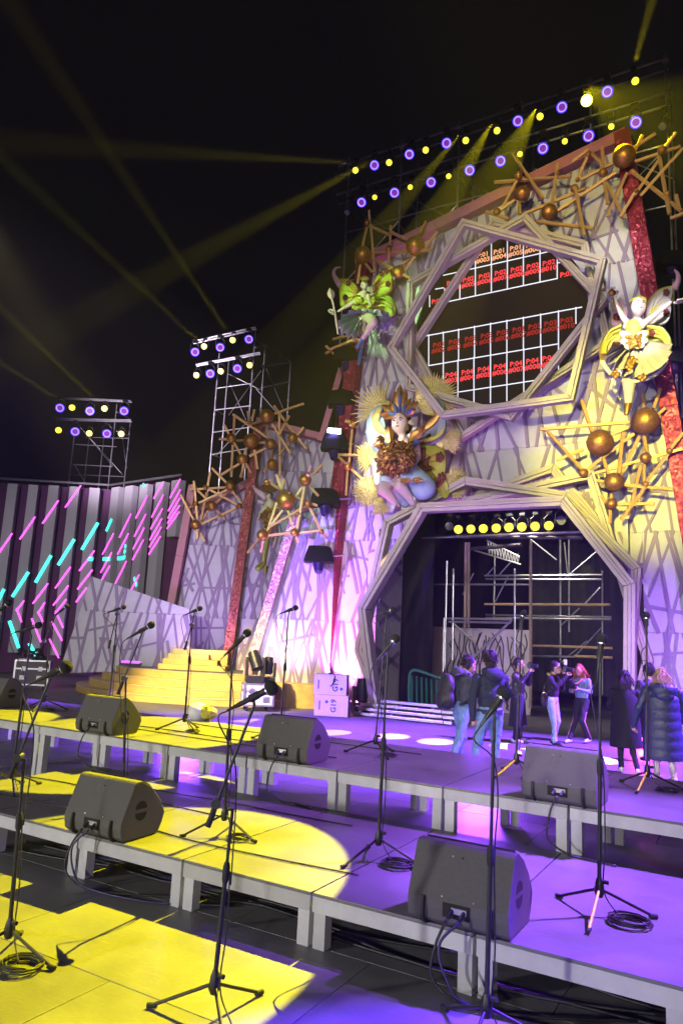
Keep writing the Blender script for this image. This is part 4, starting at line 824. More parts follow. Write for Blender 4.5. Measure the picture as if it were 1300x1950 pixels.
wd = MB().tube([Q3(300, 300, -.38), Q3(330, 460, -.38)], .025, 6).build('wand', LEAFG, f3, True); leaf('wand_tip', Q3(295, 280, -.38), Q3(275, 205, -.38), .2, BRONZE, wd, .06)
# ---------------------------------------------------------------- small fairy with green boots behind the gold balls
q4 = zm(470, 880, 7.647); Q4 = lambda x, y, dd=0.: atD(*q4(x, y), 21.75+dd)
f4 = thing('fairy_figure', Q4(250, 1570), 'small fairy with pink wings and green boots behind the gold balls', 'statue')
plate('upper_wing', [Q4(*p, .2) for p in [(70, 335), (160, 350), (240, 410), (290, 500), (270, 560), (190, 510), (120, 440)]], .1, PINKW, f4, .05)
plate('lower_wing', [Q4(*p, .2) for p in [(145, 540), (220, 560), (270, 600), (220, 620), (160, 590)]], .1, PINKW, f4, .05)
plate('upper_wing', [Q4(*p, .25) for p in [(430, 250), (500, 190), (570, 240), (610, 380), (560, 420), (440, 400)]], .1, PINKW, f4, .05)
for k in range(8): MB().sph(Q4(125+14*k, 380-8*abs(k-4)+10*(k % 2), .0), (.03, .03, .04), 6, 4).build('petal_mark', PLUM, f4, 'all')
R1 = 52*22/FPX/7.647
B = [('e', Q4(320, 500, -.1), (R1*.8, R1*.8, R1*1.05), 0), ('c', Q4(330, 550, -.1), Q4(345, 610), .06, .08, 0), ('c', Q4(345, 630), Q4(330, 850), .19, .17, 0), ('c', Q4(280, 640), Q4(210, 720), .07, .06, 0), ('c', Q4(210, 720), Q4(160, 850, -.1), .06, .04, 0), ('c', Q4(400, 630), Q4(440, 740), .07, .06, 0), ('c', Q4(300, 880), Q4(300, 1060, -.15), .16, .11, 0), ('c', Q4(300, 1060, -.15), Q4(280, 1200), .10, .10, 1), ('c', Q4(280, 1200), Q4(245, 1450), .11, .09, 1), ('c', Q4(245, 1480), Q4(165, 1545, -.12), .09, .10, 1), ('c', Q4(380, 880), Q4(420, 1080, .1), .16, .11, 0), ('c', Q4(420, 1080, .1), Q4(395, 1220, .1), .1, .08, 0)]
body('body', B, [mat('tan_figure_paint', (.42, .26, .18), .5), BOOT], .03, f4)
MB().box(Q4(275, 1560), (.09, .1, .22)).build('boot_heel', BOOT, f4)
face(f4, Q4(318, 500, -.1), R1*.85); body('hair', [('e', Q4(330, 470, .02), (R1*.9, R1*.9, R1*.8), 0)], [HAIR], .03, f4)
for k in range(30):
    rr = random.Random(k+70); p = Q4(rr.uniform(250, 420), rr.uniform(640, 980), -.22); leaf('costume_leaf', p, p+RH*rr.uniform(-.25, .25)+UP*rr.uniform(-.3, .2), .13, BRONZE if k % 2 else LEAFG, f4, .04)
for k in range(6): leaf('crown_leaf', Q4(270+22*k, 440, -.1), Q4(220+45*k, 330-20*(k % 2), -.1), .16, BRONZE, f4, .04)
# ================================================================== lamps
RINGE = emi('ring_white_violet', (.46, .40, 1), 1.5); RINGB = emi('ring_blue_glow', (.06, .02, 1), 2.0); CORE = emi('lens_magenta', (.36, .04, .62), .9); CDARK = emi('lens_dark', (.16, .02, .30), .8)
YLENS = emi('yellow_lens', (1, .84, .05), 1.9); YHOT = emi('hot_yellow_lens', (1, .86, .12), 9); LAMPB = mat('lamp_black', (.02, .02, .024), .4, .2, .2, 20)
def ring_lamp(c, d, label, group, R=.135, up=UP):
    t = thing('ring_lamp', c, label, 'stage lamp', group); d = V(d).normalized(); s = d.cross(UP).normalized(); u = s.cross(d)
    MB().tube([c-d*.34, c-d*.28, c-d*.05, c], [R*.55, R*.8, R*1.0, R*1.02], 18).build('lamp_head', LAMPB, t, True)
    def torus(r0, r1, o, nm, m):
        pr = [(r0, 0), (r1, 0), (r1, .03), (r0, .03)]
        MB().loft([[c+(s*math.cos(a)+u*math.sin(a))*r+d*(o+z) for r, z in pr] for a in [6.28319*i/28 for i in range(29)]], False).build(nm, m, t, True)
    torus(R*.78, R*.98, .004, 'white_ring', RINGE); torus(R*.98, R*1.2, -.02, 'blue_glow_ring', RINGB)  # outer emissive ring paints the blue glow around the lamp
    MB().tube([c+d*.0, c+d*.012], R*.77, 24).build('lens', CORE, t)
    for k in range(-2, 3): MB().bar(c+d*.016+u*(k*R*.27)-s*R*math.sqrt(max(0, .5-(k*.27)**2)), c+d*.016+u*(k*R*.27+.05)+s*R*math.sqrt(max(0, .5-(k*.27)**2)), .022, .008, d).build('lens_louvre', CDARK, t)
    top = c-d*.15+UP*.48
    for k in (-1, 1): MB().tube([c-d*.15+s*(k*R*1.15), c-d*.15+s*(k*R*1.15)+UP*.3, top], .018, 6).build('yoke_arm', LAMPB, t)
    MB().box(top+UP*.02, (.2, .2, .1)).build('clamp', LAMPB, t); return t
def profile_lamp(c, d, label, group, R=.095, hot=False, off=False):
    t = thing('profile_lamp', c, label, 'stage lamp', group); d = V(d).normalized(); s = d.cross(UP).normalized()
    MB().tube([c-d*.55, c-d*.5, c-d*.25, c-d*.2, c], [R*.6, R*.95, R*.95, R*.75, R*.98], 14).build('lamp_head', LAMPB, t, True)
    MB().tube([c-d*.02, c+d*.02], R, 20).build('lens', (YHOT if hot else YLENS) if not off else mat('lens_glass', (.3, .32, .35), .1), t)
    top = c-d*.28+UP*.36
    for k in (-1, 1): MB().tube([c-d*.28+s*(k*R*1.2), c-d*.28+s*(k*R*1.2)+UP*.2, top], .016, 6).build('yoke_arm', LAMPB, t)
    MB().box(top+UP*.01, (.16, .16, .08)).build('clamp', LAMPB, t); return t
def pipes(t, segs, r=.035, m=STEEL, name='tube'):
    for a, b in segs: MB().tube([a, b], r, 8).build(name, m, t, True)
# ---- main rig above the set: two pipes on scaffold posts
RIG = 19.9; z4 = zm(640, 100, 1.9697); QY = lambda x, y, Y=RIG: atY(*z4(x, y), Y)
rig = thing('lighting_scaffold', (-6, RIG, 0), 'long scaffold with two lamp pipes rising behind the central wall', 'scaffold')
xa, xb = -12.6, -1.6
for z in (18.85, 18.62, 17.72, 17.45):
    pipes(rig, [((xa+i*2.2, RIG+.12 if z in (18.85, 17.72) else RIG+.3, z), (xa+(i+1)*2.2-.02, RIG+.12 if z in (18.85, 17.72) else RIG+.3, z)) for i in range(5)])
for i in range(6):
    x = xa+.4+i*2.1
    for y in (RIG+.22, RIG+1.6): pipes(rig, [((x, y, 8.5), (x, y, 13.4)), ((x, y, 13.4), (x, y, 19.1))], .03)
    for z in (13.9, 15.9, 17.2): pipes(rig, [((x, RIG+.22, z), (x, RIG+1.6, z))], .025)
    if i < 5:
        for z in (14.3, 16.2): pipes(rig, [((x, RIG+.27, z), (x+2.1, RIG+.27, z))], .025)
        pipes(rig, [((x, RIG+.33, 14.3), (x+2.1, RIG+.33, 16.2)), ((x+2.1, RIG+1.55, 15.9), (x, RIG+1.55, 17.6))], .022)
    MB().box((x, RIG+.2, 18.9), (.14, .16, .16)).build('coupler', STEEL, rig)
toC = V((2.5, -17, -14)).normalized(); RL = 'ring lamps of the rigs'; PL = 'yellow profile lamps of the rigs'
for row, pts in (('upper', [(143, 423), (274, 382), (413, 340), (680, 257), (845, 205), (1015, 147)]), ('lower', [(95, 562), (218, 526), (355, 487), (500, 442), (615, 407), (774, 360), (945, 313), (1122, 262)])):
    for i, p in enumerate(pts): ring_lamp(QY(*p, RIG-.25), CP-QY(*p, RIG-.25)+V((-3+i+RN.uniform(-5, 5), 0, RN.uniform(-4, 4))), f'{ORD[i]} violet ring lamp from the left on the {row} main pipe', RL)
UPY = [(72, 442), (198, 413), (335, 366), (485, 330), (602, 293), (763, 240), (938, 180), (1120, 107)]; LOY = [(144, 543), (277, 505), (421, 464), (688, 381), (856, 333), (1030, 278)]
for row, pts in (('upper', UPY), ('lower', LOY)):
    for i, p in enumerate(pts):
        c = QY(*p, RIG-.3); profile_lamp(c, CP-c+V((-4+i, 0, -2)), f'{ORD[i]} yellow lamp from the left on the {row} main pipe', PL, (.16 if p == (938, 180) else .1) if row == 'upper' else .08, p == (938, 180))
for i, p in enumerate(((40, 600), (1222, 277))):
    c = QY(*p, RIG-.3); profile_lamp(c, V((-.2, -.6, -1)), ('unlit lamp hanging at the left end of the main pipe', 'unlit lamp hanging at the right end of the main pipe')[i], PL, .1, off=True)
# ---- two free-standing scaffold towers
zt = zm(80, 600, 2.6)
def tower(label, D, posts, horiz, diag, rings, yel, pips, who):
    q = lambda x, y, e=0.: atD(*zt(x, y), D+e)
    t = thing('scaffold_tower', q(*posts[0][2:]), label, 'scaffold')
    for a in posts:
        p, b = q(*a[:2], a[4] if len(a) > 4 else 0), q(*a[2:4], a[4] if len(a) > 4 else 0)
        MB().tube([p, V((p.x, p.y, max(0., b.z-6)))], .032, 8).build('standard_post', STEEL, t, True)
        for k in range(int(p.z-1)):
            if k % 2: MB().tube([V((p.x, p.y, k+.5)), V((p.x, p.y, k+.6))], .05, 8).build('rosette', STEEL, t)
    for a in horiz+diag: pipes(t, [(q(a[0], a[1], a[4] if len(a) > 4 else 0), q(a[2], a[3], a[5] if len(a) > 5 else 0))], .028 if a in horiz else .02, name='ledger' if a in horiz else 'brace')
    for a in pips:
        pipes(t, [(q(*a[:2], -.3), q(*a[2:4], -.3))], .045, name='lamp_pipe')
    for i, p in enumerate(rings):
        c = q(*p, -.6); ring_lamp(c, V((.75+RN.uniform(-.3, .1), -.5, -.35+RN.uniform(-.15, .2))), f'{ORD[i]} violet ring lamp of the {who} tower', RL, (.125*D/24))
    for i, p in enumerate(yel):
        c = q(*p, -.6); profile_lamp(c, CP-c+V((-6, 0, 4)), f'{ORD[i]} yellow lamp of the {who} tower', PL, .1*D/24)
tower('small scaffold lamp tower behind the neon wall at the left', 36, [(165, 560, 140, 820), (372, 440, 345, 830), (440, 515, 405, 860, 2), (235, 600, 215, 830, 2), (308, 600, 290, 830, 2)],
      [(165, 640, 370, 652), (155, 740, 350, 750), (215, 605, 430, 610, 2, 2), (372, 480, 440, 515, 0, 2), (160, 790, 405, 800, 2, 2), (372, 575, 435, 600, 0, 2)], [(235, 610, 350, 745, 2, 0), (190, 555, 400, 790, 1, 2), (165, 745, 215, 830), (400, 610, 420, 760, 2, 2)],
      [(90, 460), (238, 475), (407, 475), (165, 577), (322, 587)], [(150, 458), (310, 463), (83, 570), (235, 586), (393, 588)], [(95, 408, 440, 425), (100, 414, 445, 431), (65, 512, 440, 520), (70, 520, 445, 528)], 'small left')
tower('tall scaffold lamp tower behind the lattice wings', 31, [(878, 190, 820, 820), (925, 225, 880, 830, 2), (1057, 70, 1030, 640), (1105, 150, 1075, 640, 2), (1231, 228, 1210, 620, 3.5)],
      [(868, 362, 1040, 338), (858, 470, 1035, 448), (840, 690, 1020, 660), (850, 580, 1030, 555), (1062, 125, 1231, 230, 0, 3.5), (1055, 160, 1110, 150, 0, 2), (1085, 255, 1231, 235, 2, 3.5), (1085, 360, 1228, 330, 2, 3.5), (905, 495, 858, 470, 2, 0), (890, 710, 840, 690, 2, 0)], [(925, 495, 1085, 275, 2, 0), (930, 340, 1010, 520, 2, 2), (1110, 265, 1200, 480, 2, 3.5), (1060, 365, 1160, 480), (860, 700, 1040, 500), (920, 290, 1080, 370, 1, 1)],
      [(758, 183), (882, 160), (1024, 120), (833, 290), (967, 265)], [(803, 155), (944, 124), (765, 298), (885, 278), (1028, 248)], [(745, 132, 1058, 60), (750, 142, 1062, 70), (760, 245, 1080, 185), (765, 253, 1082, 193)], 'tall')
# ================================================================== neon slat wall at the left
zL = zm(0, 900, 2.889); LEDG = mat('slat_mesh_grey', (.44, .43, .46), .65, .1, .1, 200, .25, 300); MAGP = mat('magenta_lit_backing', (.085, .012, .085), .7, 0, .12, 2); MAG = emi('neon_magenta', (1, .10, .85), 2.2); CYA = emi('neon_cyan', (.06, .85, .72), 2.0)
cor = atD(215, 928, 30.); ztop = cor.z; Lf = atZ(-130, 907, ztop); Rt = atZ(352, 909, ztop); ZB = .55
def ledwall(label, A, B, slats, neon, dots, who):
    t = thing('neon_slat_wall', V((A.x, A.y, 0)), label, 'wall'); u = (B-A); u.z = 0; L = u.length; u.normalize(); n = V((u.y, -u.x, 0)); n = n if n.dot(FH) < 0 else -n
    nb = max(1, round(L/1.9))
    for i in range(nb):
        for z0, z1 in ((0, 2.4), (2.4, 4.8), (4.8, ztop-.1)):
            a, b = A+u*(L*i/nb+.004), A+u*(L*(i+1)/nb-.004); MB().prism([V((p.x, p.y, z)) for p, z in ((a, z0+.004), (b, z0+.004), (b, z1-.004), (a, z1-.004))], -n*.1).build('backing_board', MAGP, t)  # magenta light on the backing is put into the board colour
    P0 = A+n*.45; pr = lambda x, y, o=0.: plane(*zL(x, y), P0+n*o, n)
    for k, (x0, x1, yt, yb) in enumerate(slats):
        a, b = pr(x0, yt), pr(x1, yt); zb = pr((x0+x1)/2, yb).z; a.z = b.z = min(a.z, ztop-.05)
        s = MB().prism([a, b, V((b.x, b.y, zb)), V((a.x, a.y, zb))], -n*.3).build('screen_slat', LEDG, t, bevel=.01)
    for c, w, segs in neon:
        for (x0, y0, x1, y1) in segs: MB().bar(pr(x0, y0, .02).lerp(pr(x1, y1, .02), -.12), pr(x0, y0, .02).lerp(pr(x1, y1, .02), 1.12), w, .03, n).build('neon_line', c, t)
    for (x, y) in dots: MB().sph(pr(x, y, .03), (.035, .035, .09), 8, 6).build('neon_dot', CYA, t)
    pipes(t, [(A+UP*(.05)+n*.2, B+UP*.05+n*.2)], .05, name='top_pipe')
ledwall('left neon wall of wide grey slats with magenta and cyan lines', Lf, cor,
  [(-70, -15, 50, 985), (45, 100, 58, 985), (160, 213, 65, 995), (270, 327, 68, 1003), (385, 440, 75, 1010), (495, 553, 82, 1015)],
  [(MAG, .055, [(0, 435, 62, 345), (118, 355, 187, 255), (243, 268, 315, 165), (368, 180, 438, 82), (95, 755, 130, 710), (95, 755, 118, 815), (190, 710, 258, 620), (313, 625, 382, 530), (445, 530, 513, 440), (213, 770, 245, 720), (213, 770, 235, 815), (302, 720, 370, 632), (435, 632, 502, 545), (310, 770, 360, 705), (310, 770, 345, 845), (425, 705, 473, 640), (180, 815, 222, 920), (292, 830, 338, 915), (278, 925, 320, 1010)]),
   (CYA, .12, [(-20, 725, 20, 650), (78, 670, 150, 560), (205, 590, 275, 470), (330, 495, 402, 380), (460, 410, 532, 290), (58, 830, 100, 950), (165, 945, 195, 1000)])],
  [(490, 475), (500, 475), (510, 475)], 'left')
ledwall('right neon wall of narrow slats beside the far lattice wing', cor, Rt,
  [(615, 655, 82, 900), (690, 732, 75, 900), (770, 812, 66, 900), (858, 902, 54, 900), (945, 990, 44, 350)],
  [(MAG, .045, [(570, 440, 620, 345), (560, 540, 610, 450), (663, 345, 715, 240), (652, 440, 702, 345), (560, 590, 600, 520), (753, 240, 805, 140), (745, 340, 797, 240), (738, 410, 788, 315), (735, 470, 785, 380), (850, 135, 895, 60), (840, 235, 893, 135), (835, 300, 888, 210), (830, 360, 885, 265), (828, 400, 882, 310), (825, 440, 878, 360), (940, 130, 987, 45), (932, 200, 987, 105), (930, 240, 985, 150), (928, 270, 983, 190), (925, 300, 980, 225), (725, 640, 762, 570), (640, 600, 690, 500)]), (CYA, .1, [(588, 315, 612, 262)])],
  [(570, 475), (582, 475), (592, 475), (602, 475), (650, 472), (662, 472), (674, 470), (685, 465), (686, 435), (690, 405), (740, 585), (750, 615), (790, 68)], 'right')
# ================================================================== gold stairs
st = thing('curved_stairs', (-15.6, 19., 0), 'broad curved gold stairs in front of the lattice wings', 'stairs')
SC = V((-15.55, 19.1, 0)); SH = .2
for k in range(4):
    R = 4.35-.36*k; pts = [SC+V((R*1.03*math.cos(a), R*math.sin(a), SH*k+.002)) for a in [math.radians(150+i*260/48) for i in range(49)]]
    pts = pts+[SC+V((3.0, 3.2, SH*k+.002)), SC+V((-3.0, 3.2, SH*k+.002))]
    s_ = MB().prism(pts, (0, 0, SH-.03)).build('step', STEPM, st)
    MB().prism([SC+(p-SC)*1.004+V((0, 0, SH-.03+.002)) for p in pts], (0, 0, .024)).build('tread_edge', mat('pale_gold_edge', (.66, .52, .26), .5, 0, .1, 5), st)
MB().prism([SC+V((3.1*math.cos(a), 3.1*math.sin(a), .806)) for a in [6.28319*i/48 for i in range(48)]], (0, 0, .012)).build('landing_top', GREY, st)
us = thing('small_stairs', atD(370, 1280, 21.8), 'four small gold steps beside the low lattice wall', 'stairs')
for k, (x0, x1, y) in enumerate(((868, 1238, 1085), (895, 1195, 1050), (925, 1148, 1020), (955, 1255, 985))):
    p, q_ = atD(*zL(x0, y), 21.8+.28*k), atD(*zL(x1, y), 21.8+.28*k); zt_ = .82+.15*(k+1)
    c = (p+q_)/2; MB().box(V((c.x, c.y, .82+.075*(k+1)))+FH*.5, ((q_-p).length, 1.0, .15*(k+1)-.004*k), Matrix.Rotation(YAW, 3, 'Z')).build('step', STEPM, us, bevel=.008)
# gold plinth under the wings and violet light bar
pl = MB().box(atD(510, 1330, 21.0)*1+V((0, 0, 0)), (3.4, .8, .9), Matrix.Rotation(YAW, 3, 'Z')); o = pl.build('gold_plinth', STEPM, None, bevel=.01); tag(o, 'gold plinth at the foot of the mint lattice wing', 'plinth')
def pbox(nm, px, py, D, size, m, lab, cat, z=None, bev=.02):
    c = atD(px, py, D); c.z = z if z is not None else c.z; o = MB().box(c, size, Matrix.Rotation(YAW, 3, 'Z')).build(nm, m, None, bevel=bev); return tag(o, lab, cat)
lb = thing('light_bar', atD(250, 1264, 19.5), 'glowing violet light bar lying on the stair landing', 'stage lamp'); c = atD(250, 1264, 22.2)
MB().box(c, (.62, .16, .09), Matrix.Rotation(YAW, 3, 'Z')).build('housing', LAMPB, lb, bevel=.02); MB().box(c-FH*.02+UP*.05, (.56, .14, .07), Matrix.Rotation(YAW, 3, 'Z')).build('lens', emi('violet_bar', (.55, .08, 1), 2.2), lb, bevel=.02)
# ================================================================== scaffold, drapes and truss inside the gate
z3 = zm(760, 950, 2.407); Q5 = lambda x, y, Y: atY(*z3(x, y), Y)
o = MB().prism([V((-16, 31, 0)), V((2, 31, 0)), V((2, 31, 9)), V((-16, 31, 9))], (0, .1, 0)).build('back_drape', DARKCLOTH); tag(o, 'wide black drape at the back behind the gate scaffold', 'drape')
def drape(lab, A, B, z0, z1, n):
    pts = [V(A).lerp(V(B), i/(n*4))+V((B[1]-A[1], A[0]-B[0], 0)).normalized()*.05*math.sin(i*1.57) for i in range(n*4+1)]
    o = MB().add([V((p.x, p.y, z)) for z in (z0, z1) for p in pts]+[V((p.x, p.y+.03, z)) for z in (z0, z1) for p in pts], [(i, i+1, len(pts)+i+1, len(pts)+i) for i in range(len(pts)-1)]+[(2*len(pts)+i, 3*len(pts)+i, 3*len(pts)+i+1, 2*len(pts)+i+1) for i in range(len(pts)-1)]).build('drape', DARKCLOTH, None, True); tag(o, lab, 'drape', 'black stage drapes')
drape('black pleated drape just inside the left of the gate', (-10.4, 21.2, 0), (-8.75, 20.7, 0), 0, 6.2, 12)
drape('black drape hanging behind the gate scaffold on the right', (-7.2, 25.6, 0), (-1.5, 25.6, 0), .5, 5.6, 18)
gs = thing('gate_scaffold', (-6, 22, 0), 'steel scaffold bays standing inside the gate opening', 'scaffold')
def seg(a, Y, r=.028, m=STEEL, nm='tube', Y2=None): pipes(gs, [(Q5(a[0], a[1], Y), Q5(a[2], a[3], Y2 or Y))], r, m, nm)
TIMB = mat('scaffold_timber', (.45, .30, .14), .7, 0, .2, 8)
for a in ((390, 352, 930, 348), (395, 367, 925, 369), (395, 532, 970, 542), (395, 545, 970, 552), (610, 720, 975, 728)): seg(a, 23, .032, ALU, 'ledger')
for a in ((390, 483, 965, 485), (610, 672, 975, 684), (800, 720, 975, 728)): seg(a, 22.8, .04, TIMB, 'timber_board')
for a in ((737, 180, 737, 740), (777, 180, 777, 610), (930, 330, 928, 900), (437, 260, 433, 540)): seg(a, 23.1, .03, STEEL, 'standard_post')
for a in ((745, 375, 905, 240), (500, 350, 440, 470), (720, 280, 600, 185), (740, 580, 825, 500), (850, 480, 920, 405), (800, 725, 925, 590), (700, 780, 860, 650), (755, 200, 770, 340), (440, 305, 400, 350), (545, 250, 460, 345), (340, 340, 290, 440)): seg(a, 23.05, .022, STEEL, 'brace')
for a in ((305, 200, 300, 590), (318, 200, 316, 590), (602, 190, 600, 960)): seg(a, 21.6, .05, mat('worn_upright', (.30, .22, .17), .6, .2, .2, 10), 'upright')
for a in ((120, 392, 600, 393),): seg(a, 21.65, .03, STEEL, 'ledger')
for a in ((218, 285, 208, 780), (248, 320, 243, 740), (528, 320, 528, 720), (205, 545, 200, 790)): seg(a, 20.6, .03, ALU, 'guard_post')
for a in ((218, 548, 515, 553), (225, 563, 510, 568), (345, 720, 515, 555)): seg(a, 20.6, .032, ALU, 'platform_rail')
for a in ((240, 565, 345, 660), (105, 180, 860, 150)): seg(a, 20.65, .03)
for a in ((120, 175, 830, 155), (105, 172, 840, 178), (325, 230, 560, 210)): seg(a, 21.3, .06, mat('dark_truss', (.09, .08, .09), .5, .6, .2, 10), 'truss_chord')
for i in range(11): seg((405+13*i, 195+6*i, 412+13*i, 250+5*i), 22.4, .018, ALU, 'lattice_web'); seg((412+13*i, 250+5*i, 418+13*i, 201+6*i), 22.4, .018, ALU, 'lattice_web')
seg((330, 232, 555, 300), 22.4, .025, ALU); seg((400, 190, 550, 265), 22.4, .025, ALU)
for i in range(9): seg((100+(i % 2)*24, 215+60*i, 124-(i % 2)*24, 275+60*i), 21.9, .02, mat('dark_truss', (.09,)*3), 'lattice_web')
seg((100, 200, 98, 830), 21.9, .03, mat('dark_truss', (.09,)*3)); seg((126, 200, 122, 800), 21.9, .03, mat('dark_truss', (.09,)*3))
for i, (x, y) in enumerate(((270, 140), (327, 138), (384, 136), (443, 134), (501, 131), (560, 129), (621, 126), (684, 123))):
    c = Q5(x, y, 20.9); t = profile_lamp(c, CP-c+V((-2, 0, -1)), f'{ORD[i]} small yellow lamp from the left on the truss inside the gate', 'lamps on the truss inside the gate', .13)
for i, (x, y) in enumerate(((229, 126), (740, 98))):
    c = Q5(x, y, 20.9); profile_lamp(c, CP-c, ('unlit round lamp at the left end of the gate truss', 'unlit round lamp at the right end of the gate truss')[i], 'lamps on the truss inside the gate', .13, off=True)
# pale painted flat with dark vines
fl = thing('painted_flat', Q5(370, 870, 21.8), 'pale painted flat with dark vine lines behind the two men', 'backdrop')
a, b = Q5(150, 600, 21.8), Q5(600, 602, 21.8); MB().prism([V((a.x, 21.8, 0)), V((b.x, 21.8, 0)), V((b.x, 21.8, b.z)), V((a.x, 21.8, b.z))], (0, .06, 0)).build('flat_board', mat('pale_lilac_flat', (.42, .36, .40), .7, 0, .1, 2), fl)
for i in range(26):
    rr = random.Random(i+300); x = a.x+.5+(b.x-a.x-.6)*i/26; pts = []; z = rr.uniform(.0, .4)
    while z < b.z-.1: pts.append(V((min(max(x+rr.uniform(-.16, .16), a.x+.1), b.x-.1), 21.775, z))); z += rr.uniform(.3, .55)
    if len(pts) > 2: MB().tube(spline(pts, 4), .018, 5).build('vine_line', mat('vine_dark', (.03, .02, .02), .6), fl, 'all')
MB().box((a.x+.2, 21.74, b.z/2), (.42, .1, b.z-.02)).build('flat_edge', mat('brown_edge', (.16, .10, .09), .7), fl)
# steps, barrier, cases and boxes at the foot of the set
ms_ = thing('metal_step', atZ(790, 1365, 0), 'low aluminium steps lying at the gate threshold', 'steps')
for k in range(4):
    p, q_ = atZ(735-8*k, 1376-9*k, .05+.09*k), atZ(850, 1382-9*k, .05+.09*k); MB().bar(V((-9.3, 17.0+.25*k, .06+.1*k)), V((-6.6, 17.0+.25*k, .06+.1*k)), .14, .07).build('tread', ALU, ms_, bevel=.01)
for x in (-9.2, -8.3, -7.4, -6.7): MB().bar((x, 16.95, .03), (x, 17.85, .36), .04, .04).build('stringer', ALU, ms_)
gb = thing('green_barrier', atZ(810, 1345, 0), 'green plastic barrier leaning inside the gate', 'barrier'); GRN = mat('green_plastic', (.03, .20, .14), .5)
B0 = atY(784, 1342, 18.3); B0.z = .35
for i in range(9): MB().bar(B0+V((.13*i, .03*i, 0)), B0+V((.13*i-.04, .03*i+.02, .72-.02*i)), .05, .03).build('barrier_slat', GRN, gb)
MB().tube(spline([B0+V((-.06, -.03, -.05)), B0+V((-.1, 0, .5)), B0+V((.0, 0, .85)), B0+V((.6, .1, .72)), B0+V((1.12, .2, .55)), B0+V((1.15, .2, -.05))], 5), .04, 8).build('barrier_rim', GRN, gb, 'all')
CASE = mat('case_laminate', (.05, .03, .035), .5, 0, .15, 10); CASEW = mat('white_case', (.55, .54, .55), .5, 0, .12, 8)
def flight_case(P, w, d, h, m, lab, wheels=True):
    t = thing('flight_case', P, lab, 'flight case'); Rz = Matrix.Rotation(YAW+.25, 3, 'Z'); g = lambda x, y, z: V(P)+Rz @ V((x, y, z)); z0 = .14
    MB().box(g(0, 0, z0+h/2), (w, d, h), Rz).build('case_body', m, t, bevel=.012)
    for x in (-1, 1):
        for y in (-1, 1):
            MB().box(g(x*w/2, y*d/2, z0+h/2), (.045, .045, h+.02), Rz).build('corner_profile', ALU, t)
            wl = MB().tube([g(x*w*.38-.025, y*d*.36, .06), g(x*w*.38+.025, y*d*.36, .06)], .06, 14).build('castor', RUBBER, t, True); MB().box(g(x*w*.38, y*d*.36, .125), (.07, .07, .03), Rz).build('castor_plate', STEEL, wl)
    for z in (z0+.01, z0+h-.01, z0+h*.66):
        for y in (-1, 1): MB().box(g(0, y*(d/2+.004), z), (w-.05, .02, .04), Rz).build('edge_profile', ALU, t)
        for x in (-1, 1): MB().box(g(x*(w/2+.004), 0, z), (.02, d-.05, .04), Rz).build('edge_profile', ALU, t)
    for x in (-.25, .25):
        MB().box(g(x*w, -d/2-.012, z0+h*.66), (.11, .02, .13), Rz).build('butterfly_latch', STEEL, t)
        MB().box(g(x*w, -d/2-.012, z0+h*.3), (.16, .02, .12), Rz).build('handle_dish', STEEL, t)
    return t, g, z0+h
_, g, zt2 = flight_case(atZ(60, 1312, 0), .95, .7, .72, CASE, 'dark flight case with metal edges at the far left')
hp = thing('cable_heap', g(0, 0, zt2), 'heap of black cables on top of the dark flight case', 'cable')
for i in range(9):
    rr = random.Random(i+900); c = g(rr.uniform(-.2, .2), rr.uniform(-.15, .15), zt2+.03+.035*i); ra = rr.uniform(.14, .28)*(1-.05*i)
    MB().tube([c+V((ra*math.cos(k*.52), ra*math.sin(k*.52)*.8, .03*math.sin(k*1.3+i))) for k in range(13)], .022, 6).build('cable_loop', CABLE, hp, 'all')
_, g2, zt3 = flight_case(atZ(488, 1353, 0), .75, .6, .56, CASEW, 'white flight case carrying a moving head lamp before the stairs')
def moving_head(P, lab, tilt, sc=1., m=LAMPB, Rz=Matrix.Rotation(YAW+.2, 3, 'Z')):
    t = thing('moving_head_lamp', P, lab, 'stage lamp', 'moving head lamps'); g = lambda x, y, z: V(P)+Rz @ V((x*sc, y*sc, z*sc))
    MB().box(g(0, 0, .07), (.42*sc, .36*sc, .14*sc), Rz).build('base', m, t, bevel=.02*sc)
    for s in (-1, 1): MB().loft([[g(s*.19+e*.035, y*.5, z) for y, z in ((-.24, .14), (.24, .14), (.2, .35), (.12, .56), (-.12, .56), (-.2, .35))] for e in (-1, 1)]).build('yoke_arm', m, t, bevel=.012*sc)
    ax = Rz @ V((math.sin(tilt)*.4, -math.sin(tilt)*.5, math.cos(tilt))); c = g(0, 0, .46)
    hd = MB().tube([c-ax*.24*sc, c-ax*.2*sc, c+ax*.05*sc, c+ax*.22*sc, c+ax*.26*sc], [.09*sc, .135*sc, .14*sc, .125*sc, .12*sc], 18).build('head', m, t, True)
    for k in range(5): MB().tube([c+ax*(.1-.07*k)*sc, c+ax*(.075-.07*k)*sc], .145*sc, 18).build('cooling_fin', m, hd, True)
    MB().tube([c+ax*.255*sc, c+ax*.27*sc], .105*sc, 18).build('lens', mat('dark_lens', (.04, .03, .07), .1), t, True)
moving_head(g2(-.1, 0, zt3+.02), 'tilted moving head lamp on the white flight case', -.7, 1.15)
moving_head(g2(.28, .2, zt3+.02), 'upright moving head lamp behind the tilted one on the white case', .05, .9)
moving_head(atZ(688, 1357, 0), 'moving head lamp on the floor left of the gate foot', .0, 1.25)
moving_head(atZ(712, 1352, 0)+FH*.4, 'moving head lamp half hidden against the gate foot', .1, 1.15)
moving_head(atZ(622, 1344, 0)+FH*.1, 'moving head lamp in the shade at the foot of the magenta pilaster', .1, 1.2)
BOXM = mat('white_box_board', (.66, .63, .56), .7, 0, .06, 6)
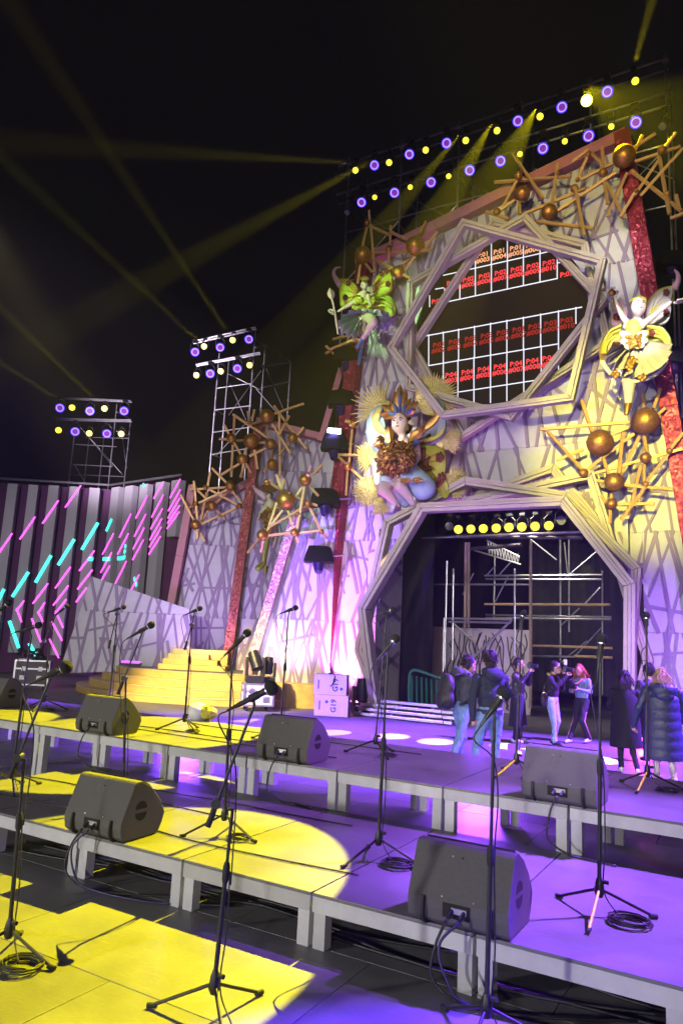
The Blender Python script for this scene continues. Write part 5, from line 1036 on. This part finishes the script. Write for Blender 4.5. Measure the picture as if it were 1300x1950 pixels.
Rb = Matrix.Rotation(YAW-.12, 3, 'Z')
for k, (w, h, z, lab, dx) in enumerate(((.86, .52, .0, 'lower white cardboard box in the stack before the pilaster', .03), (.84, .50, .525, 'upper white cardboard box in the stack before the pilaster', -.02))):
    P = atZ(630, 1362, 0)+RH*dx; t = thing('cardboard_box', P+UP*z, lab, 'box', 'stacked white boxes'); g = lambda x, y, zz: P+UP*z+Rb @ V((x, y, zz))
    MB().box(g(0, 0, h/2), (w, .6, h), Rb).build('box_body', BOXM, t, bevel=.01)
    MB().box(g(.12, 0, h+.003), (.07, .602, .006), Rb).build('tape', mat('box_tape', (.55, .5, .4), .3), t)
    INK = mat('box_ink', (.08, .07, .08), .7)
    M = Matrix.Translation(g(.14 if k else .06, -.305, h*.5)) @ Rb.to_4x4() @ Matrix.Rotation(math.pi/2, 4, 'X') @ Matrix.Rotation(math.pi/2, 4, 'Z')
    text('G19', .19, INK, M, t, 'stencil_print')
    cc = g(.29 if k else -.12, -.303, h*.32 if k else h*.68); MB().tube([cc, cc+Rb @ V((0, -.004, 0))], .04, 14).build('blue_sticker', mat('sticker_blue', (.03, .12, .4), .5), t)
    MB().box(g(-.3, -.302, h*.5), (.03, .006, .22), Rb).build('hand_slot', INK, t)
cable('loose_cable', [atZ(630, 1362, 0)+RH*x-FH*y+UP*z for x, y, z in ((-.12, -.1, 1.04), (.0, .1, 1.05), (.05, .31, 1.0), (.0, .34, .8), (-.06, .34, .74))], .014, 'short black cable hanging over the upper white box', 'cables on boxes')
hm = thing('helmet', atZ(380, 1373, T1), 'small white helmet with a yellow bag lying on the far riser', 'helmet'); hc = atZ(376, 1371, T1)+UP*.11
R_ = Matrix.Rotation(.9, 3, 'Y'); MB().sph(hc, (.15, .16, .13), 20, 12, R_).build('shell', WHITE, hm, 'all'); MB().tube(spline([hc+V((.19*math.cos(a), .17*math.sin(a), -.12)) for a in [i*.6283 for i in range(11)]], 2), .012, 6).build('brim', WHITE, hm, 'all')
rr = random.Random(5); yb = MB().sph(hc+RH*.14-FH*.03-UP*.0, (.15, .12, .1), 16, 10); yb.v = [tuple(V(v)+V((rr.uniform(-.02, .02), rr.uniform(-.02, .02), rr.uniform(-.02, .02)))) for v in yb.v]; yb.build('yellow_bag', mat('yellow_cloth', (.6, .55, .05), .6, 0, .2, 12), hm)
# covered lamps on the wall edge and the bright flood
def covered(px, py, D, lab, s=1.):
    c = atD(px, py, D); t = thing('covered_lamp', c, lab, 'stage lamp', 'rain-covered lamps on the wall edge'); rr = random.Random(int(px)); k = s
    R4 = lambda z, w, d: [c+RH*(x*w+rr.uniform(-.03, .03))+FH*(y*d)+UP*(z+rr.uniform(-.03, .03)) for x, y in ((-1, -1), (-.2, -1.15), (1, -1), (1, 1), (-1, 1))]
    MB().loft([R4(-.22*k, .42*k, .3*k), R4(.02*k, .4*k, .3*k), R4(.24*k, .33*k, .25*k), R4(.3*k, .2*k, .15*k)]).build('rain_cover', mat('black_vinyl', (.006, .006, .009), .6, 0, .2, 10, spec=.1), t, True)
    MB().tube([c-UP*.15*k, c-UP*.32*k-FH*.04, c-UP*.5*k-FH*.12], [.19*k, .17*k, .11*k], 14).build('lamp_head', mat('violet_lamp_shell', (.03, .01, .10), .25, .2), t, True)
    MB().tube([c+RH*.35*k, c+RH*.75*k+UP*.05], .03, 6).build('bracket', STEEL, t)
for a in ((660, 680, 21.7, 'covered lamp highest up beside the upper left fairy'), (650, 762, 21.7, 'covered lamp just above the bright flood light'), (637, 845, 21.4, 'covered lamp just below the bright flood light'), (620, 950, 21.3, 'covered lamp at the top of the mint lattice wing'), (608, 1058, 21.2, 'covered lamp lower on the mint lattice wing')): covered(*a)
ff = thing('flood_light', atD(636, 822, 21.2), 'blazing white blue flood light at the edge of the set', 'stage lamp'); c = atD(636, 822, 21.2)
MB().box(c+FH*.1, (.5, .16, .3), Matrix.Rotation(YAW, 3, 'Z')).build('housing', LAMPB, ff, bevel=.02); MB().box(c, (.4, .05, .2), Matrix.Rotation(YAW, 3, 'Z')).build('lens', emi('flood_white', (.72, .74, 1), 30), ff, bevel=.03)
# uplight behind the floor lamps and pink light bars
for i, (px, py, lab) in enumerate(((662, 1318, 'pink hot uplight at the foot of the central wall'), (1224, 1416, 'magenta light strip on the floor behind the women in coats'))):
    P = atZ(px, py+25 if i == 0 else py+4, 0) if i else atY(668, 1330, 18.5); P.z = 0
    t = thing('uplight', P, lab, 'stage lamp'); MB().box(P+UP*.1, (.5, .22, .2), None).build('housing', LAMPB, t, bevel=.02)
    MB().box(P+UP*.215+V((0, .0, 0)) if i == 0 else P+UP*.12-FH*.13, (.44, .16, .03) if i == 0 else (.44, .05, .12)).build('lens', emi('uplight_pink', (1, .25, .9), 12) if i == 0 else emi('strip_pink', (1, .1, .75), 5), t, bevel=.01)
# stage pieces just visible beyond the right pilaster
rs = thing('side_tower', (-.2, 20.5, 0), 'dark side structure beyond the right pilaster with gold trims', 'structure'); 
for z in (3, 6.5, 9.5, 11.8): MB().box((.9, 20.6, z), (2.6, .5, .16)).build('ledge', mat('gold_trim_dull', (.3, .2, .06), .5), rs)
MB().box((1.6, 21, 7), (3.2, .3, 13.5)).build('panel_board', mat('dark_panel', (.05, .045, .06), .7), rs)
for z in (10.8, 8.2, 5.4): covered(1278, 500+(10.8-z)*70, 18.2, f'black covered lamp on the side structure, {("top", "middle", "bottom")[int((10.8-z)/2.55)]} one', .9)
# ================================================================== people
def jeans(n, c): return mat(n, c, .8, 0, .22, 5, .25, 60)
PSK = mat('skin', (.50, .30, .22), .5, 0, .06, 12, spec=.4); NAVY = mat('navy_knit', (.018, .022, .045), .85, 0, .2, 14, .3, 80); CHAR = mat('charcoal_knit', (.045, .05, .065), .85, 0, .2, 14, .3, 80); BLKC = mat('black_wool', (.010, .009, .011), .92, 0, .25, 20, .3, 120); JEA = jeans('blue_denim', (.13, .22, .40)); JEL = jeans('light_denim', (.24, .34, .52)); DEN = jeans('jacket_denim', (.20, .28, .44)); PANT = mat('black_trousers', (.014, .014, .02), .85, 0, .2, 10); SNK = mat('white_sneaker', (.65, .65, .68), .5); SHB = mat('dark_shoe', (.02, .02, .025), .5); PADN = mat('navy_padded', (.022, .03, .075), .5, 0, .15, 9, .3, 18)
HDK = mat('brown_black_hair', (.018, .011, .008), .6, 0, .3, 60, .6, 120); HRED = mat('red_hair', (.42, .10, .02), .5, 0, .3, 50, .6, 120); HBLO = mat('blond_hair', (.40, .27, .10), .5, 0, .3, 50, .6, 120)
CAMB = mat('camera_black', (.015, .015, .016), .4, .1, .15, 30)
def person(P, yv, h, lab, top, leg, shoe, legs, arms, lean=(0, 0), head=(0, 0, 0), bulk=1., hair=None, hairm=HDK, hands=(.9, .9), nrm=None, skirt=None):
    """P foot point, yv facing, joints in body axes (x right, y forward, z up) for a 1.75 m figure"""
    y = V(yv).normalized(); x = y.cross(UP).normalized(); s = h/1.75; P = V(P); lx, ly = lean
    g = lambda a: P+(x*a[0]+y*a[1]+UP*a[2])*s
    t = thing('person', P, lab, 'person')
    def up(a): k = max(0, a[2]-.92); return (a[0]+lx*k, a[1]+ly*k, a[2])
    HP, CH_, SHD, NK = (0, 0, .95), up((0, .0, 1.2)), up((0, 0, 1.42)), up((0, .0, 1.50)); hd = (NK[0]+head[0], NK[1]+.03+head[1], NK[2]+.13+head[2])
    B = bulk; pr = []
    def C(a, b, r1, r2, m): pr.append(('c', g(a), g(b), r1*s, r2*s, m))
    Rz = Matrix((x, y, UP)).transposed()
    def E(a, r, m): pr.append(('e', g(a), tuple(k*s for k in r), m, Rz))
    E((0, 0, .95), (.165*B, .125*B, .13), 2); E((CH_[0], CH_[1], 1.10), (.165*B, .12*B, .17), 1); E(CH_, (.175*B, .13*B, .17), 1); E((SHD[0], SHD[1], 1.36), (.185*B, .115*B, .12), 1)
    C(up((0, 0, 1.40)), up((0, .01, 1.53)), .058, .052, 0); E(hd, (.078, .098, .118), 0); E((hd[0], hd[1]+.095, hd[2]-.02), (.016, .022, .03), 0); E((hd[0], hd[1]+.05, hd[2]-.085), (.045, .045, .04), 0)
    for k in (-1, 1): E((hd[0]+k*.08, hd[1]-.005, hd[2]), (.012, .022, .034), 0)
    ex = []
    for k, (kn, an, to) in zip((-1, 1), legs):
        hp = (k*.09, 0, .92); C(hp, kn, .098*min(B, 1.1), .066, 2); C(kn, an, .062, .048, 2)
        an2 = (an[0], an[1], an[2]); tv = V((to[0], to[1], 0)).normalized(); C((an[0]-tv.x*.03, an[1]-tv.y*.03, an[2]-.03), (an[0]+tv.x*.15, an[1]+tv.y*.15, max(.035, an[2]-.045)), .045, .035, 3)
    for i, (k, (el, wr, ti)) in enumerate(zip((-1, 1), arms)):
        sh = up((k*.185*B, 0, 1.39)); C(sh, el, .062*B, .05*B, 1); C(el, wr, .05*B, .036*B, 1); d = (V(ti)-V(wr)).normalized(); C(wr, tuple(V(wr)+d*.06), .03, .034, 0)
        nn = nrm[i] if nrm else (-k, .2, 0); gd = g(tuple(d))-P; gn = (x*nn[0]+y*nn[1]+UP*nn[2]); ex.append((fingers(g(wr), gd, gn, s, hands[i], k), 0))
    body('body', pr, [PSK, top, leg, shoe], .0135, t, ex, 2, .011)
    if hair:
        hp = [('e', g((hd[0]+a[0], hd[1]+a[1], hd[2]+a[2])), tuple(q*s for q in a[3:6]), 0, Rz) for a in hair if len(a) == 6]+[('c', g((hd[0]+a[0], hd[1]+a[1], hd[2]+a[2])), g((hd[0]+a[3], hd[1]+a[4], hd[2]+a[5])), a[6]*s, a[7]*s, 0) for a in hair if len(a) == 8]
        lk = MB(); rr = random.Random(int(h*1000)); lg = any(len(a) == 8 for a in hair)
        for i in range(260):       # loose locks lying over the scalp
            u, th = rr.uniform(-.25, 1), rr.uniform(math.pi*.93, math.pi*2.07) if rr.random() < .8 else rr.uniform(0, 6.28)
            if rr.random() < .25: u = rr.uniform(.6, 1)
            k = math.sqrt(max(0, 1-u*u)); e = (.092, .104, .118); p0 = V((e[0]*k*math.cos(th), e[1]*k*math.sin(th)-.018, e[2]*u+.02))
            dn = V((p0.x*.5, p0.y*.5-.02, -.07)) if u < .75 else V((rr.uniform(-.6, .6), rr.uniform(-1, .3), .1)).normalized()*.06
            L_ = rr.uniform(1.0, 2.6) if lg and u < .5 else rr.uniform(.2, .5); P_ = [p0*.98, p0*1.05+dn*L_*.45+V((rr.uniform(-.012, .012),)*3), p0*1.0+dn*L_+V((rr.uniform(-.02, .02), rr.uniform(-.02, .0), 0))]
            lk.tube([g((hd[0]+q.x, hd[1]+q.y, hd[2]+q.z)) for q in P_], [.0055*s, .0045*s, .001*s], 4)
        body('hair', hp, [hairm], .012, t, [(lk, 0)], 1)
    for k in (-1, 1):      # eyes
        MB().sph(g((hd[0]+k*.03, hd[1]+.088, hd[2]+.015)), .011*s, 8, 6).build('eye', mat('eye_dark', (.03, .02, .02), .2), t, 'all')
    MB().sph(g((hd[0], hd[1]+.086, hd[2]-.06)), (.022*s, .012*s, .007*s), 8, 5, Rz).build('mouth', mat('lips', (.35, .12, .10), .5), t, 'all')
    return t, g, hd, s, Rz
def ring(g, z, rx, ry, yo=0., n=28, xo=0., w=0., k=0): return [g((xo+rx*math.cos(6.28319*i/n)*(1+w*math.sin(i*2.2+k)), yo+ry*math.sin(6.28319*i/n)*(1+w*math.sin(i*2.2+k)), z)) for i in range(n)]
SHORT = [(0, -.022, .03, .088, .098, .108), (0, -.06, -.02, .08, .06, .09)]
ST = lambda l, r, dz=0: (l, r)
AW = FH; RI = RH
# man with the backpack
man, g, hd, s, Rz = person(V((-4.12, 11.0, 0)), AW*.35+RI*.94, 1.78, 'man in a grey hoodie and jeans with a black backpack looking down', CHAR, JEA, SNK,
  [((-.10, .08, .50), (-.12, .0, .09), (0, 1)), ((.14, -.12, .50), (.20, -.32, .09), (.1, 1))], [((-.25, .10, 1.16), (-.12, .36, 1.14), (-.06, .46, 1.15)), ((.25, .10, 1.16), (.08, .36, 1.12), (.02, .46, 1.12))], (0, .08), (0, .05, -.03), 1.05, SHORT)
body('hood', [('e', g((0, -.09, 1.47)), (.13, .09, .09), 0, Rz), ('c', g((-.09, -.02, 1.46)), g((.09, -.02, 1.46)), .06, .06, 0)], [CHAR], .015, man)
bp = thing('backpack', g((0, -.3, .95)), 'black backpack worn by the man in the grey hoodie', 'backpack'); BPK = mat('black_nylon', (.02, .019, .02), .6, 0, .2, 14, .4, 40)
body('bag', [('e', g((0, -.27, 1.26)), (.17, .11, .2), 0, Rz), ('e', g((0, -.27, 1.08)), (.175, .13, .18), 0, Rz), ('e', g((0, -.37, 1.06)), (.13, .06, .15), 0, Rz)], [BPK], .02, bp)
for k in (-1, 1): MB().tube(spline([g((k*.11, -.2, 1.42)), g((k*.12, .02, 1.47)), g((k*.14, .15, 1.34)), g((k*.17, .12, 1.12)), g((k*.18, -.14, 1.0))], 5), .022, 6).build('shoulder_strap', BPK, bp, 'all')
MB().tube(spline([g((.1, -.4, 1.0)), g((.13, -.42, .85)), g((.12, -.38, .72))], 4), .008, 5).build('dangling_strap', BPK, bp, 'all')
ph = MB().box(g((-.02, .52, 1.16)), (.16, .03, .09), Rz).build('camera', CAMB, None, bevel=.01); tag(ph, 'small dark device in the hands of the man with the backpack', 'camera')
# man in the navy hoodie, back view
man, g, hd, s, Rz = person(V((-3.42, 10.25, 0)), AW*.95-RI*.3, 1.84, 'man in a navy hoodie and jeans seen from behind', NAVY, JEA, SHB,
  [((-.17, .04, .50), (-.27, -.03, .09), (-.2, 1)), ((.10, .02, .50), (.12, .0, .09), (.1, 1))], [((-.29, -.04, 1.12), (-.27, -.02, .86), (-.22, .0, .76)), ((.28, .1, 1.14), (.20, .34, 1.08), (.1, .42, 1.1))], (.02, .0), (-.01, .02, 0), 1.14, [(0, -.02, .035, .09, .1, .11), (0, -.055, -.03, .085, .065, .1), (-.02, .0, .1, .08, .08, .05), (.03, -.03, .1, .06, .07, .05)], nrm=[(.3, .9, 0), (-1, .2, 0)])
body('hood', [('e', g((0, -.12, 1.44)), (.15, .08, .1), 0, Rz), ('c', g((-.1, -.03, 1.49)), g((.1, -.03, 1.49)), .055, .055, 0)], [NAVY], .015, man)
MB().loft([ring(g, z, .185, .14, 0, 28) for z in (.93, .935, .985, .99)]).build('waistband', NAVY, man, True)
# photographer half hidden behind the stand
man, g, hd, s, Rz = person(atZ(985, 1415, 0), -AW*.55+RI*.84, 1.70, 'photographer in a black jacket half hidden behind a mic stand', mat('black_leather', (.02, .02, .022), .4, 0, .15, 10), PANT, SNK,
  [((-.10, .02, .50), (-.11, .0, .09), (0, 1)), ((.10, .02, .50), (.12, -.02, .09), (0, 1))], [((-.27, .14, 1.22), (-.08, .26, 1.50), (-.02, .28, 1.58)), ((.27, .14, 1.22), (.08, .28, 1.48), (.02, .3, 1.56))], (0, 0), (0, 0, 0), 1.1, SHORT)
MB().loft([ring(g, z, r, r*.8, 0) for z, r in ((.35, .24), (.6, .21), (.95, .18))]).build('wide_trousers', PANT, man, True)
def photocam(g, Rz, p, d, lab):
    t = thing('photo_camera', g(p), lab, 'camera', 'cameras in hands'); c = g(p); dv = (Rz @ V(d)).normalized()
    MB().box(c, (.15, .075, .10), Rz).build('camera_body', CAMB, t, bevel=.012); MB().box(c+UP*.062, (.05, .06, .04), Rz).build('viewfinder', CAMB, t, bevel=.01)
    MB().tube([c+dv*.03, c+dv*.06, c+dv*.14, c+dv*.16], [.036, .042, .042, .046], 16).build('lens_barrel', CAMB, t, True); MB().tube([c+dv*.155, c+dv*.163], .034, 16).build('front_glass', mat('dark_lens', (.04, .03, .07), .1), t)
    return t, c
photocam(g, Rz, (0, .26, 1.62), (0, 1, 0), 'camera held up by the half hidden photographer')
# photographer in light jeans aiming to the right
man, g, hd, s, Rz = person(atZ(1050, 1419, 0), RI*.8-AW*.6, 1.68, 'photographer in black top and light jeans aiming his camera', BLKC, JEL, SHB,
  [((-.09, .10, .50), (-.08, .0, .09), (0, 1)), ((.10, .08, .50), (.10, .10, .09), (.2, 1))], [((-.27, .14, 1.18), (-.06, .24, 1.50), (0, .26, 1.58)), ((.28, .2, 1.22), (.07, .36, 1.46), (.02, .38, 1.55))], (0, .06), (0, .04, -.01), 1.06, SHORT)
pc, c = photocam(g, Rz, (0, .30, 1.60), (0, 1, 0), 'camera with flash raised by the photographer in light jeans')
MB().box(c+UP*.14, (.07, .05, .11), Rz).build('flash_unit', WHITE, pc, bevel=.01)
MB().tube(spline([g((-.1, -.02, 1.46)), g((0, -.08, 1.48)), g((.1, 0, 1.45))], 4), .03, 6).build('yellow_collar', mat('yellow_collar', (.5, .42, .05), .7), man, 'all')
bg = body('shoulder_bag', [('e', g((.22, -.08, .95)), (.11, .07, .15), 0, Rz)], [BPK], .018); tag(bg, 'dark shoulder bag at the hip of the photographer in light jeans', 'bag')
MB().tube(spline([g((.2, -.05, 1.05)), g((.1, .12, 1.3)), g((-.12, .05, 1.45)), g((-.05, -.14, 1.3)), g((.2, -.12, 1.05))], 5), .012, 5).build('bag_strap', BPK, bg, 'all')
# woman with red hair
man, g, hd, s, Rz = person(atZ(1108, 1415, 0), -RI*.75-AW*.66, 1.64, 'woman with long red hair in a denim jacket looking at her camera', DEN, PANT, SNK,
  [((-.08, .16, .50), (-.10, -.10, .10), (0, 1)), ((.09, .12, .50), (.12, .34, .09), (0, 1))], [((-.24, .06, 1.14), (-.08, .28, 1.20), (-.02, .34, 1.24)), ((.24, .06, 1.14), (.08, .28, 1.16), (.02, .34, 1.18))], (0, .06), (0, .05, -.02), .98,
  [(0, -.03, .03, .092, .1, .112), (0, -.06, -.04, .1, .07, .14), (-.07, -.05, 0, -.12, -.1, -.36, .05, .03), (.07, -.05, 0, .13, -.12, -.38, .05, .03), (0, -.09, 0, 0, -.16, -.42, .08, .04), (.09, .03, .02, .11, .03, -.22, .03, .015)], HRED)
photocam(g, Rz, (0, .38, 1.26), (0, .5, .8), 'camera the red haired woman is looking down at')
MB().tube(spline([g((-.08, .12, 1.42)), g((-.04, .26, 1.32)), g((0, .36, 1.3))], 4), .014, 5).build('red_strap', mat('red_strap', (.6, .03, .03), .5), man, 'all')
bp = body('backpack', [('e', g((0, -.2, 1.2)), (.15, .1, .22), 0, Rz)], [BPK], .02); tag(bp, 'dark backpack on the red haired woman', 'backpack')
for k in (-1, 1):
    kn, an = ((-.08, .16, .50), (-.10, -.10, .12)) if k < 0 else ((.09, .12, .50), (.12, .34, .11)); o = V((k*.075, 0, 0))
    MB().tube([g(V((k*.15, 0, .9))), g(V(kn)+o*.95), g(V(an)+o*.75)], .012, 5).build('trouser_stripe', mat('pink_stripe', (.6, .25, .42), .6), man, 'all')
# woman in the black coat, back view
man, g, hd, s, Rz = person(atZ(1192, 1472, 0), AW*.97+RI*.22, 1.61, 'dark haired woman in a long black coat seen from behind', BLKC, PANT, SNK,
  [((-.09, .02, .50), (-.09, .0, .09), (0, 1)), ((.09, -.02, .50), (.16, -.14, .10), (.1, 1))], [((-.27, .05, 1.14), (-.2, .3, 1.1), (-.12, .4, 1.12)), ((.28, .03, 1.14), (.26, .18, .98), (.2, .26, .95))], (0, 0), (0, .02, 0), 1.08,
  [(0, -.025, .03, .09, .1, .11), (0, -.07, -.05, .1, .06, .15), (-.05, -.08, -.05, -.07, -.1, -.30, .06, .035), (.05, -.08, -.05, .07, -.1, -.30, .06, .035), (0, -.09, -.05, 0, -.12, -.32, .07, .04)])
MB().loft([ring(g, z, rx, ry, 0, 28, 0, .012, i) for i, (z, rx, ry) in enumerate(((.44, .27, .20), (.46, .275, .205), (.7, .26, .2), (.95, .245, .19), (1.15, .225, .165), (1.3, .225, .15), (1.42, .15, .11), (1.46, .09, .08)))]).build('coat', BLKC, man, True)
# person behind, head and shoulder showing
person(atZ(1240, 1452, 0), AW*.96-RI*.2, 1.74, 'person in a dark jacket hidden behind the woman in the padded coat', mat('dark_navy_jacket', (.015, .017, .032), .7), PANT, SHB,
  [((-.10, .02, .50), (-.11, .0, .09), (0, 1)), ((.10, .02, .50), (.12, -.02, .09), (0, 1))], [((-.29, .0, 1.14), (-.28, .06, .9), (-.26, .1, .8)), ((.28, .03, 1.14), (.27, .1, .9), (.25, .15, .8))], (0, 0), (0, .02, 0), 1.12, SHORT)
# woman in the navy padded coat
man, g, hd, s, Rz = person(atZ(1264, 1492, 0), AW*.99+RI*.1, 1.70, 'blond woman in a long navy padded coat seen from behind', PADN, jeans('pale_trousers', (.55, .48, .42)), SNK,
  [((-.10, .02, .50), (-.11, .0, .09), (0, 1)), ((.10, .02, .50), (.14, -.02, .09), (0, 1))], [((-.36, .0, 1.12), (-.42, .1, .84), (-.40, .14, .74)), ((.33, .05, 1.14), (.34, .2, .92), (.3, .28, .86))], (0, 0), (0, .02, 0), 1.3,
  [(0, -.025, .03, .092, .1, .112), (0, -.06, -.06, .1, .07, .15), (-.06, -.07, -.05, -.08, -.09, -.2, .05, .035), (.06, -.07, -.05, .08, -.09, -.2, .05, .035)], HBLO)
rg = []; N = 7; z0, z1 = .36, 1.40
for i in range(N*5+1):
    f = i/(N*5); z = z0+(z1-z0)*f; b = abs(math.sin(f*N*math.pi))**.5; w_ = .30-.055*f if f < .9 else .2505-(f-.9)*1.0
    rg.append(ring(g, z, w_+.011*b, (w_*.74)+.010*b, 0, 32, 0, .010, i*.9))
MB().loft(rg).build('padded_coat', PADN, man, True)
body('hood', [('e', g((0, -.13, 1.42)), (.19, .10, .12), 0, Rz), ('c', g((-.13, -.03, 1.48)), g((.13, -.03, 1.48)), .065, .065, 0), ('e', g((0, -.16, 1.34)), (.14, .07, .09), 0, Rz)], [PADN], .016, man)
# ================================================================== haze that makes the beams visible
hz = MB().box((-14, 22, 13.5), (120, 86, 29)).build('haze', WHITE)
hm_ = bpy.data.materials.new('haze_air'); hm_.use_nodes = True; nt = hm_.node_tree
for n_ in list(nt.nodes):
    if n_.type == 'BSDF_PRINCIPLED': nt.nodes.remove(n_)
pv = nt.nodes.new('ShaderNodeVolumePrincipled'); pv.inputs['Density'].default_value = .0006; pv.inputs['Anisotropy'].default_value = .2; pv.inputs['Color'].default_value = (.95, .95, .97, 1)
nt.links.new(pv.outputs[0], [n_ for n_ in nt.nodes if n_.type == 'OUTPUT_MATERIAL'][0].inputs['Volume'])
hz.data.materials.clear(); hz.data.materials.append(hm_); stuff(hz); hz['label'] = 'thin theatrical haze filling the air over the stage'
bpy.data.scenes.remove(TMP)
